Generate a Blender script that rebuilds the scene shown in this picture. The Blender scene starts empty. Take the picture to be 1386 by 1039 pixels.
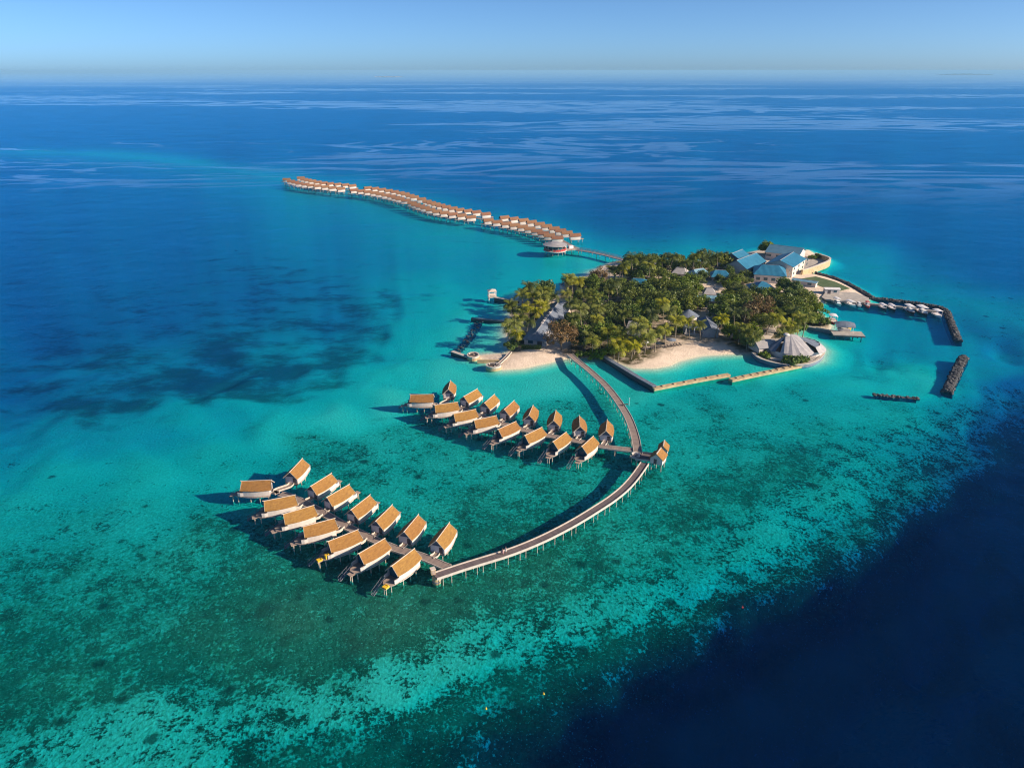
import bpy, math, random
import numpy as np
from mathutils import Vector, noise as mnoise
R = math.radians
random.seed(7)
scene = bpy.context.scene
C = scene.collection

# ---------------------------------------------------------------- survey
# the photograph was used as a survey: at() turns a picture position into the
# ground position it shows (camera 110 m up, 23 degrees down)
H, F, PITCH = 110.0, 1000.0, math.atan(423.5 / 1000)


def at(px, py, z=0.0):
    u, v = (px - 693) / F, (519.5 - py) / F
    c, s = math.cos(PITCH), math.sin(PITCH)
    d = (u, c + v * s, -s + v * c)
    t = (z - H) / d[2]
    return Vector((d[0] * t, d[1] * t, z))


# ---------------------------------------------------------------- object helpers
class MB:
    def __init__(self):
        self.v, self.f = [], []

    def add(self, vs, fs):
        o = len(self.v)
        self.v += [tuple(p) for p in vs]
        self.f += [tuple(i + o for i in f) for f in fs]

    def box(self, c, s, rz=0.0, taper=1.0):
        cx, cy, cz = c
        ca, sa = math.cos(rz), math.sin(rz)
        vs = []
        for z in (-1, 1):
            k = taper if z > 0 else 1.0
            for x, y in ((-1, -1), (1, -1), (1, 1), (-1, 1)):
                X, Y = x * s[0] / 2 * k, y * s[1] / 2 * k
                vs.append((cx + X * ca - Y * sa, cy + X * sa + Y * ca, cz + z * s[2] / 2))
        self.add(vs, [(3, 2, 1, 0), (4, 5, 6, 7), (0, 1, 5, 4), (1, 2, 6, 5), (2, 3, 7, 6), (3, 0, 4, 7)])

    def prism(self, poly, z0, z1):
        n = len(poly)
        a = sum(poly[i][0] * poly[(i + 1) % n][1] - poly[(i + 1) % n][0] * poly[i][1] for i in range(n))
        if a < 0:
            poly = poly[::-1]
        vs = [(p[0], p[1], z0) for p in poly] + [(p[0], p[1], z1) for p in poly]
        self.add(vs, [tuple(range(n))[::-1], tuple(range(n, 2 * n))] + [(i, (i + 1) % n, n + (i + 1) % n, n + i) for i in range(n)])

    def tube(self, p, q, r, n=6, r2=None):
        p, q = Vector(p), Vector(q)
        d = (q - p).normalized()
        a = d.orthogonal().normalized()
        b = d.cross(a)
        r2 = r if r2 is None else r2
        vs = []
        for c, rr in ((p, r), (q, r2)):
            for i in range(n):
                t = 2 * math.pi * i / n
                vs.append(c + (a * math.cos(t) + b * math.sin(t)) * rr)
        self.add(vs, [tuple(range(n))[::-1], tuple(range(n, 2 * n))] + [(i, (i + 1) % n, n + (i + 1) % n, n + i) for i in range(n)])

    def beam(self, p, q, w, h):
        p, q = Vector(p), Vector(q)
        d = (q - p).normalized()
        s = d.cross(Vector((0, 0, 1)))
        s = s.normalized() if s.length > 1e-4 else Vector((1, 0, 0))
        u = s.cross(d)
        vs = []
        for c in (p, q):
            for i, j in ((-1, -1), (1, -1), (1, 1), (-1, 1)):
                vs.append(c + s * (i * w / 2) + u * (j * h / 2))
        self.add(vs, [(3, 2, 1, 0), (4, 5, 6, 7), (0, 1, 5, 4), (1, 2, 6, 5), (2, 3, 7, 6), (3, 0, 4, 7)])

    def slab(self, top, th):
        """quad grid rows [[pts..],[pts..]] given thickness th downwards"""
        nr, nc = len(top), len(top[0])
        vs = [p for r in top for p in r] + [(p[0], p[1], p[2] - th) for r in top for p in r]
        m = nr * nc
        fs = []
        for i in range(nr - 1):
            for j in range(nc - 1):
                a, b, c, d = i * nc + j, i * nc + j + 1, (i + 1) * nc + j + 1, (i + 1) * nc + j
                fs += [(a, b, c, d), (m + d, m + c, m + b, m + a)]
        edge = [(0, j) for j in range(nc)] + [(i, nc - 1) for i in range(1, nr)] + [(nr - 1, j) for j in range(nc - 2, -1, -1)] + [(i, 0) for i in range(nr - 2, 0, -1)]
        ids = [i * nc + j for i, j in edge]
        for k in range(len(ids)):
            a, b = ids[k], ids[(k + 1) % len(ids)]
            fs.append((b, a, m + a, m + b))
        self.add(vs, fs)

    def lathe(self, prof, n=24, c=(0, 0, 0), a0=0.0, a1=2 * math.pi, sx=1.0, sy=1.0):
        full = abs(a1 - a0 - 2 * math.pi) < 1e-6
        k = n if full else n + 1
        vs = []
        for r, z in prof:
            for i in range(k):
                t = a0 + (a1 - a0) * i / n
                vs.append((c[0] + r * math.cos(t) * sx, c[1] + r * math.sin(t) * sy, c[2] + z))
        fs = []
        for j in range(len(prof) - 1):
            for i in range(n):
                i2 = (i + 1) % k
                fs.append((j * k + i, j * k + i2, (j + 1) * k + i2, (j + 1) * k + i))
        self.add(vs, fs)

    def build(self, name, mat, parent=None, smooth=False):
        me = bpy.data.meshes.new(name)
        me.from_pydata(self.v, [], self.f)
        me.materials.append(mat)
        if smooth:
            me.polygons.foreach_set('use_smooth', [True] * len(me.polygons))
        me.update()
        o = bpy.data.objects.new(name, me)
        C.objects.link(o)
        if parent:
            o.parent = parent
        return o


def tag(o, label, cat, group=None, kind=None):
    o['label'] = label
    o['category'] = cat
    if group:
        o['group'] = group
    if kind:
        o['kind'] = kind
    return o


def thing(name, label, cat, loc=(0, 0, 0), rz=0.0, group=None):
    o = bpy.data.objects.new(name, None)
    o.empty_display_size = 1
    C.objects.link(o)
    o.location = loc
    o.rotation_euler = (0, 0, rz)
    return tag(o, label, cat, group)


def dup(root, loc, rz, label, scale=None, group=None, skip=()):
    r = root.copy()
    C.objects.link(r)
    r.location = loc
    r.rotation_euler = (0, 0, rz)
    r['label'] = label
    if group:
        r['group'] = group
    if scale:
        r.scale = scale
    for ch in list(root.children):
        if ch.get('own') or ch.name.startswith(skip or '#'):
            continue
        c = ch.copy()
        C.objects.link(c)
        c.parent = r
        for g in ch.children:
            d = g.copy()
            C.objects.link(d)
            d.parent = c
    return r


ORD = ('first second third fourth fifth sixth seventh eighth ninth tenth eleventh twelfth thirteenth fourteenth fifteenth sixteenth '
       'seventeenth eighteenth nineteenth twentieth').split()


def ordw(i):
    if i < 20:
        return ORD[i]
    tens = 'twen thir for fif six seven eigh nine'.split()
    n = i + 1
    pre = '' if n < 100 else 'hundred and '
    n %= 100
    if n < 20:
        return pre + ORD[n - 1]
    d = tens[n // 10 - 2]
    return pre + (d + 'tieth' if n % 10 == 0 else d + 'ty-' + ORD[n % 10 - 1])


# ---------------------------------------------------------------- material helpers
class G:
    def __init__(self, name):
        self.m = bpy.data.materials.new(name)
        self.m.use_nodes = True
        self.t = self.m.node_tree
        self.t.nodes.clear()
        self.out = self.t.nodes.new('ShaderNodeOutputMaterial')

    def set(self, sock, v):
        if hasattr(v, 'is_output') or isinstance(v, bpy.types.NodeSocket):
            self.t.links.new(v, sock)
        elif isinstance(v, (tuple, list)):
            if len(v) == 3 and sock.type == 'RGBA':
                v = (*v, 1)
            sock.default_value = v
        else:
            sock.default_value = v

    def n(self, typ, ins=None, **attrs):
        nd = self.t.nodes.new('ShaderNode' + typ)
        for k, v in attrs.items():
            setattr(nd, k, v)
        for k, v in (ins or {}).items():
            self.set(nd.inputs[k], v)
        return nd

    def math(self, op, a, b=None, c=None, clamp=False):
        nd = self.n('Math', operation=op, use_clamp=clamp)
        for i, v in enumerate((a, b, c)):
            if v is not None:
                self.set(nd.inputs[i], v)
        return nd.outputs[0]

    def mix(self, fac, a, b):
        nd = self.n('Mix', data_type='RGBA')
        self.set(nd.inputs[0], fac)
        self.set(nd.inputs[6], a)
        self.set(nd.inputs[7], b)
        return nd.outputs[2]

    def noise(self, vec, scale, detail=4, rough=.55):
        nd = self.n('TexNoise', {'Scale': scale, 'Detail': detail, 'Roughness': rough})
        if vec is not None:
            self.set(nd.inputs['Vector'], vec)
        return nd.outputs[0]

    def ramp(self, fac, lo, hi):
        nd = self.n('MapRange', {0: fac, 1: lo, 2: hi, 3: 0.0, 4: 1.0}, interpolation_type='SMOOTHSTEP')
        return nd.outputs[0]

    def attr(self, name):
        return self.n('Attribute', attribute_name=name).outputs['Fac']

    def coords(self, scale=(1, 1, 1), src='Object'):
        co = self.n('TexCoord').outputs[src]
        if scale == (1, 1, 1):
            return co
        return self.n('Mapping', {'Vector': co, 'Scale': scale}).outputs[0]

    def finish(self, sh):
        self.t.links.new(sh, self.out.inputs['Surface'])
        return self.m


def pmat(name, c1, c2, scale=1.0, rough=.8, bump=0.0, stretch=(1, 1, 1), metallic=0.0, lo=.35, hi=.65, rnd=0.0):
    g = G(name)
    co = g.coords(stretch)
    f = g.ramp(g.noise(co, scale, 6, .65), lo, hi)
    col = g.mix(f, c1, c2)
    if rnd:
        r = g.n('ObjectInfo').outputs['Random']
        hs = g.n('HueSaturation', {'Color': col, 'Hue': g.math('MULTIPLY_ADD', r, rnd * .12, .5 - rnd * .06),
                                   'Value': g.math('MULTIPLY_ADD', r, rnd, 1 - rnd * .5)})
        col = hs.outputs[0]
    p = g.n('BsdfPrincipled', {'Base Color': col, 'Roughness': rough, 'Metallic': metallic})
    if bump:
        b = g.n('Bump', {'Strength': bump, 'Distance': .1, 'Height': g.noise(co, scale * 4, 4)})
        g.set(p.inputs['Normal'], b.outputs[0])
    return g.finish(p.outputs[0])


M = {}
M['thatch'] = pmat('thatch', (.325, .168, .044), (.225, .108, .029), 1.1, .95, .8, (1, 3, 1), lo=.3, hi=.7, rnd=.10)
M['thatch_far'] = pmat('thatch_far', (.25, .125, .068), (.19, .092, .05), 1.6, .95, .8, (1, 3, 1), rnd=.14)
M['white_wall'] = pmat('white_wall', (.60, .55, .515), (.52, .475, .445), 1.2, .7, rnd=.06)
M['panel'] = pmat('wall_panel', (.70, .65, .66), (.62, .57, .58), 2.0, .7)
M['hull'] = pmat('grey_hull', (.36, .36, .38), (.28, .28, .31), 1.0, .7)
M['pale_trim'] = pmat('pale_trim', (.66, .58, .50), (.56, .48, .41), 2.0, .7)
M['glass'] = pmat('dark_glass', (.02, .07, .10), (.03, .10, .14), .6, .08)
M['door'] = pmat('dark_door', (.05, .045, .06), (.08, .07, .08), 2, .6)
M['post'] = pmat('pale_post', (.50, .44, .36), (.36, .31, .24), 1.5, .85)
M['stair'] = pmat('stair_wood', (.20, .20, .23), (.13, .13, .16), 2, .8)
M['yellow'] = pmat('yellow_pad', (.85, .52, .03), (.75, .44, .02), 3, .8)
M['red'] = pmat('red_paint', (.60, .06, .05), (.48, .045, .04), 1, .5)
M['white'] = pmat('white_paint', (.82, .80, .79), (.72, .70, .70), 1, .45)
M['boat_dark'] = pmat('dark_hull', (.05, .05, .06), (.08, .07, .07), 1, .4)
M['steel'] = pmat('grey_roof', (.40, .38, .38), (.31, .30, .31), .5, .6, rnd=.1)
M['slate'] = pmat('slate_roof', (.17, .20, .26), (.12, .15, .20), .6, .7, .3)
M['concrete'] = pmat('concrete', (.46, .42, .37), (.34, .31, .28), .5, .9, .4)
M['sandstone'] = pmat('sand_concrete', (.50, .38, .22), (.38, .28, .16), .6, .9, .5)
M['rock'] = pmat('dark_rock', (.045, .048, .055), (.105, .105, .11), .5, .95, .8, rnd=0)
M['rail'] = pmat('jetty_edge', (.56, .50, .44), (.44, .39, .34), .8, .75)
M['bluerail'] = pmat('blue_rail', (.30, .38, .46), (.22, .30, .38), 1, .7)
M['trunk'] = pmat('bark', (.20, .16, .12), (.11, .085, .06), 3, .95)
M['palm_trunk'] = pmat('palm_bark', (.30, .25, .19), (.19, .155, .115), 4, .95)
M['lounger'] = pmat('dark_weave', (.06, .05, .05), (.10, .08, .07), 4, .8)
M['skin'] = pmat('skin', (.42, .24, .16), (.38, .21, .14), 5, .6)
M['hair'] = pmat('hair', (.02, .015, .01), (.035, .025, .018), 8, .6)
M['pinkcloth'] = pmat('pink_cloth', (.75, .42, .42), (.68, .36, .38), 5, .8)
M['whitecloth'] = pmat('white_cloth', (.78, .74, .72), (.68, .64, .62), 5, .8)
M['isle_green'] = pmat('isle_green', (.04, .07, .04), (.06, .09, .05), .01, .9)


def plank_mat(name, c1, c2, pitch, axis=0, worn=None):
    g = G(name)
    u = g.attr('along')
    co = g.coords()
    k = g.math('FRACT', g.math('MULTIPLY', u, 1 / pitch))
    line = g.math('LESS_THAN', k, .14)
    cell = g.n('TexWhiteNoise', {'W': g.math('FLOOR', g.math('MULTIPLY', u, 1 / pitch))}, noise_dimensions='1D').outputs[0]
    col = g.mix(cell, c1, c2)
    col = g.mix(g.ramp(g.noise(co, .35, 5, .6), .4, .75), col, worn or c2)
    col = g.mix(g.math('MULTIPLY', line, .6), col, (c2[0] * .3, c2[1] * .3, c2[2] * .3))
    p = g.n('BsdfPrincipled', {'Base Color': col, 'Roughness': .85})
    return g.finish(p.outputs[0])


M['plank'] = plank_mat('boardwalk_planks', (.30, .23, .20), (.21, .165, .15), .3, worn=(.33, .26, .22))
M['darkplank'] = plank_mat('jetty_planks', (.155, .12, .125), (.105, .085, .09), .3, worn=(.19, .15, .145))
M['deck'] = pmat('deck_wood', (.40, .31, .25), (.30, .22, .18), 1.5, .85, 0, (1, 6, 1))


def metal_roof(name, c1, c2, pitch=1.0):
    g = G(name)
    co = g.coords()
    w = g.n('TexWave', {'Vector': co, 'Scale': 1 / pitch * .5, 'Distortion': .2}, wave_type='BANDS', bands_direction='X')
    n = g.ramp(g.noise(co, .3, 5, .6), .35, .7)
    col = g.mix(n, c1, c2)
    b = g.n('Bump', {'Strength': .5, 'Distance': .1, 'Height': w.outputs[1]})
    p = g.n('BsdfPrincipled', {'Base Color': col, 'Roughness': .45, 'Normal': b.outputs[0]})
    return g.finish(p.outputs[0])


M['blue_roof'] = metal_roof('blue_metal_roof', (.022, .15, .26), (.035, .19, .31))
M['paleblue_roof'] = metal_roof('pale_blue_roof', (.16, .32, .42), (.20, .36, .45))
M['greyblue'] = metal_roof('grey_blue_roof', (.08, .19, .28), (.11, .23, .32))
M['lawn'] = pmat('lawn', (.05, .10, .03), (.09, .13, .05), .3, .95)


def leaf_mat(name, c1, c2, tr=.3, rnd=.4, scale=.35):
    g = G(name)
    co = g.coords()
    col = g.mix(g.ramp(g.noise(co, scale, 3, .6), .35, .65), c1, c2)
    r = g.n('ObjectInfo').outputs['Random']
    col = g.n('HueSaturation', {'Color': col, 'Hue': g.math('MULTIPLY_ADD', r, -.03, .512),
                                'Saturation': g.math('MULTIPLY_ADD', r, .25, .85),
                                'Value': g.math('MULTIPLY_ADD', r, rnd, 1 - rnd * .45)}).outputs[0]
    d = g.n('BsdfDiffuse', {'Color': col})
    t = g.n('BsdfTranslucent', {'Color': col})
    gl = g.n('BsdfGlossy', {'Color': (.6, .6, .6, 1), 'Roughness': .45})
    m1 = g.n('MixShader', {0: tr, 1: d.outputs[0], 2: t.outputs[0]})
    m2 = g.n('MixShader', {0: .03, 1: m1.outputs[0], 2: gl.outputs[0]})
    return g.finish(m2.outputs[0])


M['leaf'] = leaf_mat('broad_leaves', (.075, .135, .018), (.165, .225, .032))
M['olive'] = leaf_mat('olive_leaves', (.09, .135, .024), (.18, .215, .042))
M['palm'] = leaf_mat('palm_fronds', (.20, .235, .024), (.31, .31, .035), .35)
M['palm_dark'] = leaf_mat('dark_palm_fronds', (.07, .10, .018), (.13, .155, .028), .35)
M['brown_leaf'] = leaf_mat('brown_needles', (.15, .105, .045), (.20, .145, .06), .2, .15)
M['shrub'] = leaf_mat('shrub_leaves', (.11, .19, .02), (.18, .25, .03), .3)

# ---------------------------------------------------------------- terrain
LAND_PX = [(655, 487), (637, 484), (652, 480), (688, 477), (686, 462), (683, 446), (688, 436), (690, 424), (693, 412), (700, 404), (712, 396), (742, 398),
           (752, 402), (762, 392), (776, 386), (787, 376), (799, 369), (812, 361.5), (826, 355.5), (846, 351), (872, 349.5), (905, 351), (940, 353),
           (972, 352), (995, 346), (1030, 338), (1062, 336), (1095, 338), (1104, 344), (1122, 352), (1121, 356), (1088, 368), (1105, 371), (1122, 375),
           (1142, 382), (1163, 393), (1178, 403), (1172, 408), (1145, 406), (1122, 404), (1116, 410), (1094, 410), (1106, 420), (1119, 431), (1126, 441),
           (1124, 447), (1094, 441), (1076, 446), (1070, 453), (1082, 456), (1102, 463), (1115, 474), (1110, 487), (1092, 492), (1062, 491), (1040, 485),
           (1022, 478), (982, 480), (950, 482), (921, 489), (908, 495), (886, 499), (858, 499), (834, 491), (822, 484.5), (815, 485), (800, 484.5),
           (784, 484.5), (766, 486), (742, 492), (708, 499), (680, 501)]
LAND = np.array([at(*p)[:2] for p in LAND_PX])


def sdist(P):
    """signed distance to the island outline, positive on land"""
    best = np.full(len(P), 1e9)
    inside = np.zeros(len(P), bool)
    n = len(LAND)
    for i in range(n):
        a, b = LAND[i], LAND[(i + 1) % n]
        ab = b - a
        t = np.clip(((P - a) @ ab) / (ab @ ab), 0, 1)
        d = np.hypot(*(P - a - t[:, None] * ab).T)
        best = np.minimum(best, d)
        cond = (a[1] > P[:, 1]) != (b[1] > P[:, 1])
        with np.errstate(divide='ignore', invalid='ignore'):
            xi = a[0] + (P[:, 1] - a[1]) * ab[0] / ab[1]
        inside ^= cond & (P[:, 0] < xi)
    return np.where(inside, best, -best)


# survey of the sea floor: picture position, depth in m, coral cover, sea grass cover
CTRL = [
    # turquoise sand flats
    (520, 545, .85, 0, 0), (450, 560, .95, 0, 0), (380, 578, 1.2, .0, 0), (600, 500, .85, 0, 0), (560, 430, 1.7, 0, 0), (605, 400, 1.6, 0, 0), (580, 470, 1.3, 0, 0),
    (625, 370, 2.4, 0, 0), (640, 430, 1.0, 0, 0), (660, 390, 1.8, 0, 0), (700, 372, 1.8, 0, .1), (750, 372, 1.5, 0, 0), (560, 345, 3.0, 0, 0), (640, 340, 2.6, 0, .1), (710, 345, 2.2, 0, .2),
    (760, 352, 1.5, 0, 0), (800, 352, .9, 0, 0), (680, 520, .9, 0, 0), (740, 515, .8, 0, 0), (780, 510, .9, .05, 0), (640, 505, .85, 0, 0), (500, 520, 1.2, 0, 0), (550, 500, 1.1, 0, 0),
    (300, 570, 2.2, 0, 0), (200, 580, 2.6, .05, 0), (100, 590, 2.8, .05, 0), (0, 590, 3.6, .05, 0), (0, 620, 2.6, .1, 0),
    # villa lagoon
    (560, 640, 1.20, 0.31, 0), (480, 625, 1.20, 0.38, 0), (420, 605, 1.20, 0.35, 0), (640, 620, 1.12, 0.29, 0), (700, 640, 1.12, 0.35, 0), (650, 690, 1.12, 0.46, 0), (760, 660, 1.12, 0.40, 0),
    (740, 560, 1.12, 0.31, 0), (800, 545, 1.12, 0.35, 0), (700, 600, 1.20, 0.40, 0), (640, 740, 0.96, 0.58, 0), (550, 590, 1.12, 0.29, 0), (820, 620, 1.20, 0.40, 0), (600, 560, 1.12, 0.35, 0),
    # west reef flat
    (300, 620, 1.40, 0.15, 0), (200, 640, 1.40, 0.15, 0), (100, 640, 1.56, 0.15, 0), (50, 690, 1.40, 0.22, 0), (200, 700, 1.33, 0.25, 0), (130, 720, 1.33, 0.30, 0), (300, 730, 1.09, 0.42, 0), (250, 760, 1.17, 0.42, 0),
    (100, 770, 1.33, 0.42, 0), (0, 760, 1.48, 0.40, 0), (200, 810, 1.17, 0.42, 0), (130, 850, 1.25, 0.48, 0), (30, 850, 1.33, 0.50, 0), (100, 920, 1.17, 0.58, 0), (30, 960, 1.33, 0.58, 0), (220, 900, 1.17, 0.55, 0),
    (350, 790, 0.94, 0.60, 0), (300, 860, 0.94, 0.62, 0), (400, 830, 0.70, 0.74, 0), (500, 850, 0.70, 0.78, 0), (450, 800, 0.78, 0.66, 0), (540, 820, 0.70, 0.66, 0), (620, 820, 0.70, 0.66, 0), (580, 860, 0.78, 0.64, 0),
    (350, 900, 1.01, 0.62, 0), (420, 880, 0.86, 0.68, 0), (260, 930, 1.25, 0.50, 0), (480, 900, 1.01, 0.60, 0),
    # bright sand spills on the reef front
    (540, 925, 0.93, 0.08, 0), (520, 905, 0.84, 0.14, 0), (600, 905, 0.93, 0.33, 0), (440, 950, 0.98, 0.35, 0), (370, 980, 1.08, 0.38, 0), (280, 1000, 1.08, 0.33, 0), (160, 1010, 1.08, 0.30, 0), (60, 1025, 1.18, 0.37, 0), (200, 965, 0.93, 0.35, 0),
    (640, 890, 0.98, 0.34, 0), (720, 850, 0.98, 0.37, 0), (780, 835, 1.08, 0.37, 0), (860, 820, 1.18, 0.37, 0),
    (1000, 745, 1.2, 0.28, 0), (1060, 715, 1.2, 0.22, 0), (940, 782, 1.3, 0.38, 0), (890, 800, 1.3, 0.38, 0), (1120, 668, 1.3, 0.32, 0), (1160, 628, 1.4, 0.38, 0), (830, 828, 1.3, 0.41, 0), (700, 868, 1.2, 0.38, 0),
    # dark coral slope
    (330, 1030, 1.63, 0.68, 0), (430, 1020, 1.78, 0.71, 0), (520, 1000, 1.78, 0.73, 0), (600, 960, 1.55, 0.62, 0), (640, 1000, 2.29, 0.78, 0), (560, 1035, 2.29, 0.78, 0), (700, 930, 1.78, 0.68, 0), (720, 970, 2.74, 0.78, 0), (780, 880, 1.63, 0.65, 0), (800, 930, 2.74, 0.78, 0),
    (860, 870, 1.92, 0.68, 0), (900, 880, 2.96, 0.77, 0), (950, 820, 2.07, 0.69, 0), (1000, 810, 2.52, 0.71, 0), (920, 850, 2.37, 0.71, 0), (1060, 780, 2.29, 0.68, 0), (1110, 760, 2.74, 0.66, 0), (1140, 720, 2.15, 0.61, 0), (1190, 690, 2.52, 0.61, 0), (1230, 650, 2.52, 0.53, 0),
    # east reef flat
    (680, 790, 0.80, 0.60, 0), (740, 770, 0.88, 0.60, 0), (700, 740, 0.96, 0.50, 0), (800, 770, 1.04, 0.55, 0), (780, 740, 0.96, 0.45, 0), (850, 740, 1.12, 0.42, 0), (880, 720, 1.12, 0.38, 0), (820, 700, 1.04, 0.42, 0), (850, 790, 1.28, 0.45, 0),
    (930, 690, 1.12, 0.50, 0), (880, 660, 1.20, 0.40, 0), (930, 620, 1.20, 0.30, 0), (900, 560, 1.20, 0.25, 0), (850, 520, 0.96, 0.15, 0), (960, 560, 1.28, 0.32, 0), (1000, 600, 1.28, 0.30, 0), (1060, 630, 1.36, 0.50, 0), (1000, 650, 1.28, 0.48, 0), (1100, 640, 1.36, 0.50, 0),
    (1020, 700, 1.36, 0.42, 0), (1070, 710, 1.44, 0.30, 0), (1000, 740, 1.52, 0.45, 0), (930, 760, 1.52, 0.48, 0), (1100, 740, 2.40, 0.55, 0), (1150, 690, 2.08, 0.45, 0), (1150, 640, 1.52, 0.38, 0), (1200, 640, 2.08, 0.48, 0), (1100, 580, 1.28, 0.30, 0), (1050, 560, 1.36, 0.25, 0),
    (1000, 530, 1.36, 0.18, 0), (1100, 530, 1.36, 0.15, 0), (1150, 560, 1.36, 0.20, 0), (1180, 600, 1.60, 0.35, 0), (1230, 600, 2.24, 0.40, 0), (1210, 560, 1.44, 0.30, 0), (950, 520, 1.44, 0.20, 0), (1030, 780, 2.40, 0.50, 0), (980, 790, 2.24, 0.50, 0), (900, 800, 1.92, 0.50, 0),
    # harbour and sand pocket
    (1150, 500, 1.40, 0.10, .1), (1200, 515, 1.15, 0.00, 0), (1250, 510, 1.02, 0.05, 0), (1160, 520, 1.21, 0.00, 0), (1130, 480, 2.07, 0.20, .2), (1200, 485, 2.75, 0.25, .4), (1260, 475, 2.93, 0.10, .2), (1200, 460, 2.58, 0.00, 0), (1240, 440, 2.58, 0.00, 0), (1160, 425, 2.40, 0.00, 0),
    (1230, 425, 2.75, 0.00, 0), (1120, 465, 1.15, 0.10, 0), (1300, 475, 2.75, 0.00, 0), (1340, 478, 2.93, 0.00, 0), (1386, 488, 3.62, 0.00, 0), (1310, 510, 2.23, 0.20, 0), (1290, 560, 2.42, 0.40, 0), (1340, 540, 3.82, 0.40, 0), (1386, 530, 7.01, 0.40, 0), (1280, 620, 3.50, 0.50, 0), (1320, 590, 4.46, 0.50, 0), (1340, 500, 2.87, 0.20, 0),
    (940, 495, 0.77, 0.00, 0), (980, 492, 0.83, 0.00, 0), (1040, 492, 0.83, 0.00, 0), (860, 510, 0.71, 0.10, 0),
    # pools west of the island
    (660, 455, .55, 0, 0), (650, 468, .6, 0, 0), (670, 440, .5, 0, 0), (660, 420, .9, 0, 0),
    # deep lagoon
    (560, 390, 2.23, 0, .25), (500, 350, 3.72, 0, .1), (450, 310, 4.03, 0, 0), (400, 290, 3.72, 0, 0), (300, 270, 4.65, 0, 0), (200, 260, 5.27, 0, 0), (100, 260, 5.58, 0, 0), (0, 260, 5.58, 0, 0), (530, 410, 3.10, 0, .6), (500, 450, 3.22, 0, .8), (440, 430, 4.34, 0, .6), (400, 390, 4.65, 0, .5),
    (330, 400, 4.96, 0, .45), (200, 350, 5.58, 0, .1), (80, 350, 5.58, 0, .1), (200, 430, 5.58, 0, .45), (80, 450, 5.89, 0, .4), (0, 400, 5.89, 0, .2), (450, 490, 3.10, 0, .85), (380, 510, 3.47, 0, .9), (300, 500, 4.65, 0, .85), (260, 520, 4.03, 0, .9), (180, 530, 4.03, 0, .8), (120, 540, 4.34, 0, .7), (30, 530, 5.58, 0, .5),
    (0, 560, 4.34, 0, .3), (130, 565, 2.79, 0, .5), (330, 525, 2.85, 0, .8), (400, 525, 2.11, 0, .5), (480, 505, 1.74, 0, .2), (330, 545, 1.86, 0, .1), (230, 550, 2.60, 0, .2), (520, 470, 1.86, 0, .3), (560, 400, 1.98, 0, .3), (460, 535, 1.36, 0, 0), (540, 450, 1.74, 0, .1),
    (420, 545, 1.49, 0, 0), (250, 566, 1.86, 0, .1),
    # outer bank with the long villa row
    
    (920, 342, 1.66, 0.15, 0), (980, 338, 2.07, 0.15, 0), 
    (300, 205, 6.48, 0.20, 0), (400, 222, 6.48, 0.20, 0), (500, 232, 7.20, 0.20, 0), (600, 245, 7.20, 0.20, 0), (700, 260, 7.92, 0.20, 0), (800, 278, 7.92, 0.20, 0), (880, 300, 7.20, 0.20, 0), (960, 315, 6.48, 0.20, 0), (1040, 322, 6.48, 0.20, 0), (1110, 335, 5.76, 0.20, 0), (200, 190, 7.92, 0.00, 0), (100, 184, 8.64, 0.00, 0), (0, 184, 8.64, 0.00, 0),
    (1130, 360, 2.07, 0.10, 0), (1170, 378, 2.07, 0.10, 0), (1220, 398, 2.38, 0.20, 0), (1280, 410, 2.85, 0.20, 0), (1330, 440, 4.32, 0.20, 0), (1320, 460, 2.28, 0.10, 0), (1200, 370, 5.76, 0.20, 0), (1290, 390, 7.92, 0.20, 0), (1386, 430, 10.08, 0.20, 0), (1360, 460, 5.76, 0.20, 0),
    # the drop-off
    (1000, 300, 9.0, 0, 0), (800, 240, 9.0, 0, 0), (600, 215, 9.0, 0, 0), (400, 195, 10.0, 0, 0), (200, 165, 10.0, 0, 0), (0, 160, 10.0, 0, 0), (1200, 320, 9.0, 0, 0), (1386, 360, 9.0, 0, 0), (1386, 300, 9.0, 0, 0), (1100, 250, 9.0, 0, 0), (700, 160, 10.0, 0, 0), (1200, 160, 10.0, 0, 0),
    (1386, 580, 8.64, 0.60, 0), (1386, 660, 12.96, 0.60, 0), (1330, 680, 6.91, 0.60, 0), (1260, 720, 5.76, 0.80, 0), (1200, 760, 5.76, 0.80, 0), (1130, 800, 5.76, 0.80, 0), (1060, 830, 5.76, 0.80, 0), (990, 860, 5.76, 0.80, 0), (930, 900, 5.76, 0.80, 0), (870, 930, 5.76, 0.80, 0), (800, 970, 5.76, 0.80, 0), (720, 1010, 5.76, 0.80, 0), (660, 1039, 5.76, 0.80, 0),
    (1386, 740, 30, .95, 0), (1290, 800, 28, .95, 0), (1200, 865, 30, .95, 0), (1110, 920, 30, .95, 0), (1030, 970, 30, .95, 0), (940, 1020, 30, .95, 0), (1300, 740, 22, .95, 0), (1340, 700, 24, .95, 0), (1180, 810, 17, .95, 0), (1060, 870, 16, .95, 0), (960, 930, 16, .95, 0), (860, 990, 16, .95, 0), (1386, 900, 55, .95, 0), (1200, 1000, 55, .95, 0),
]


def uv(x, y):
    y = np.maximum(y, 95.0)
    return np.stack([x / y, 1.15 * 110.0 / y], 1)


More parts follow.
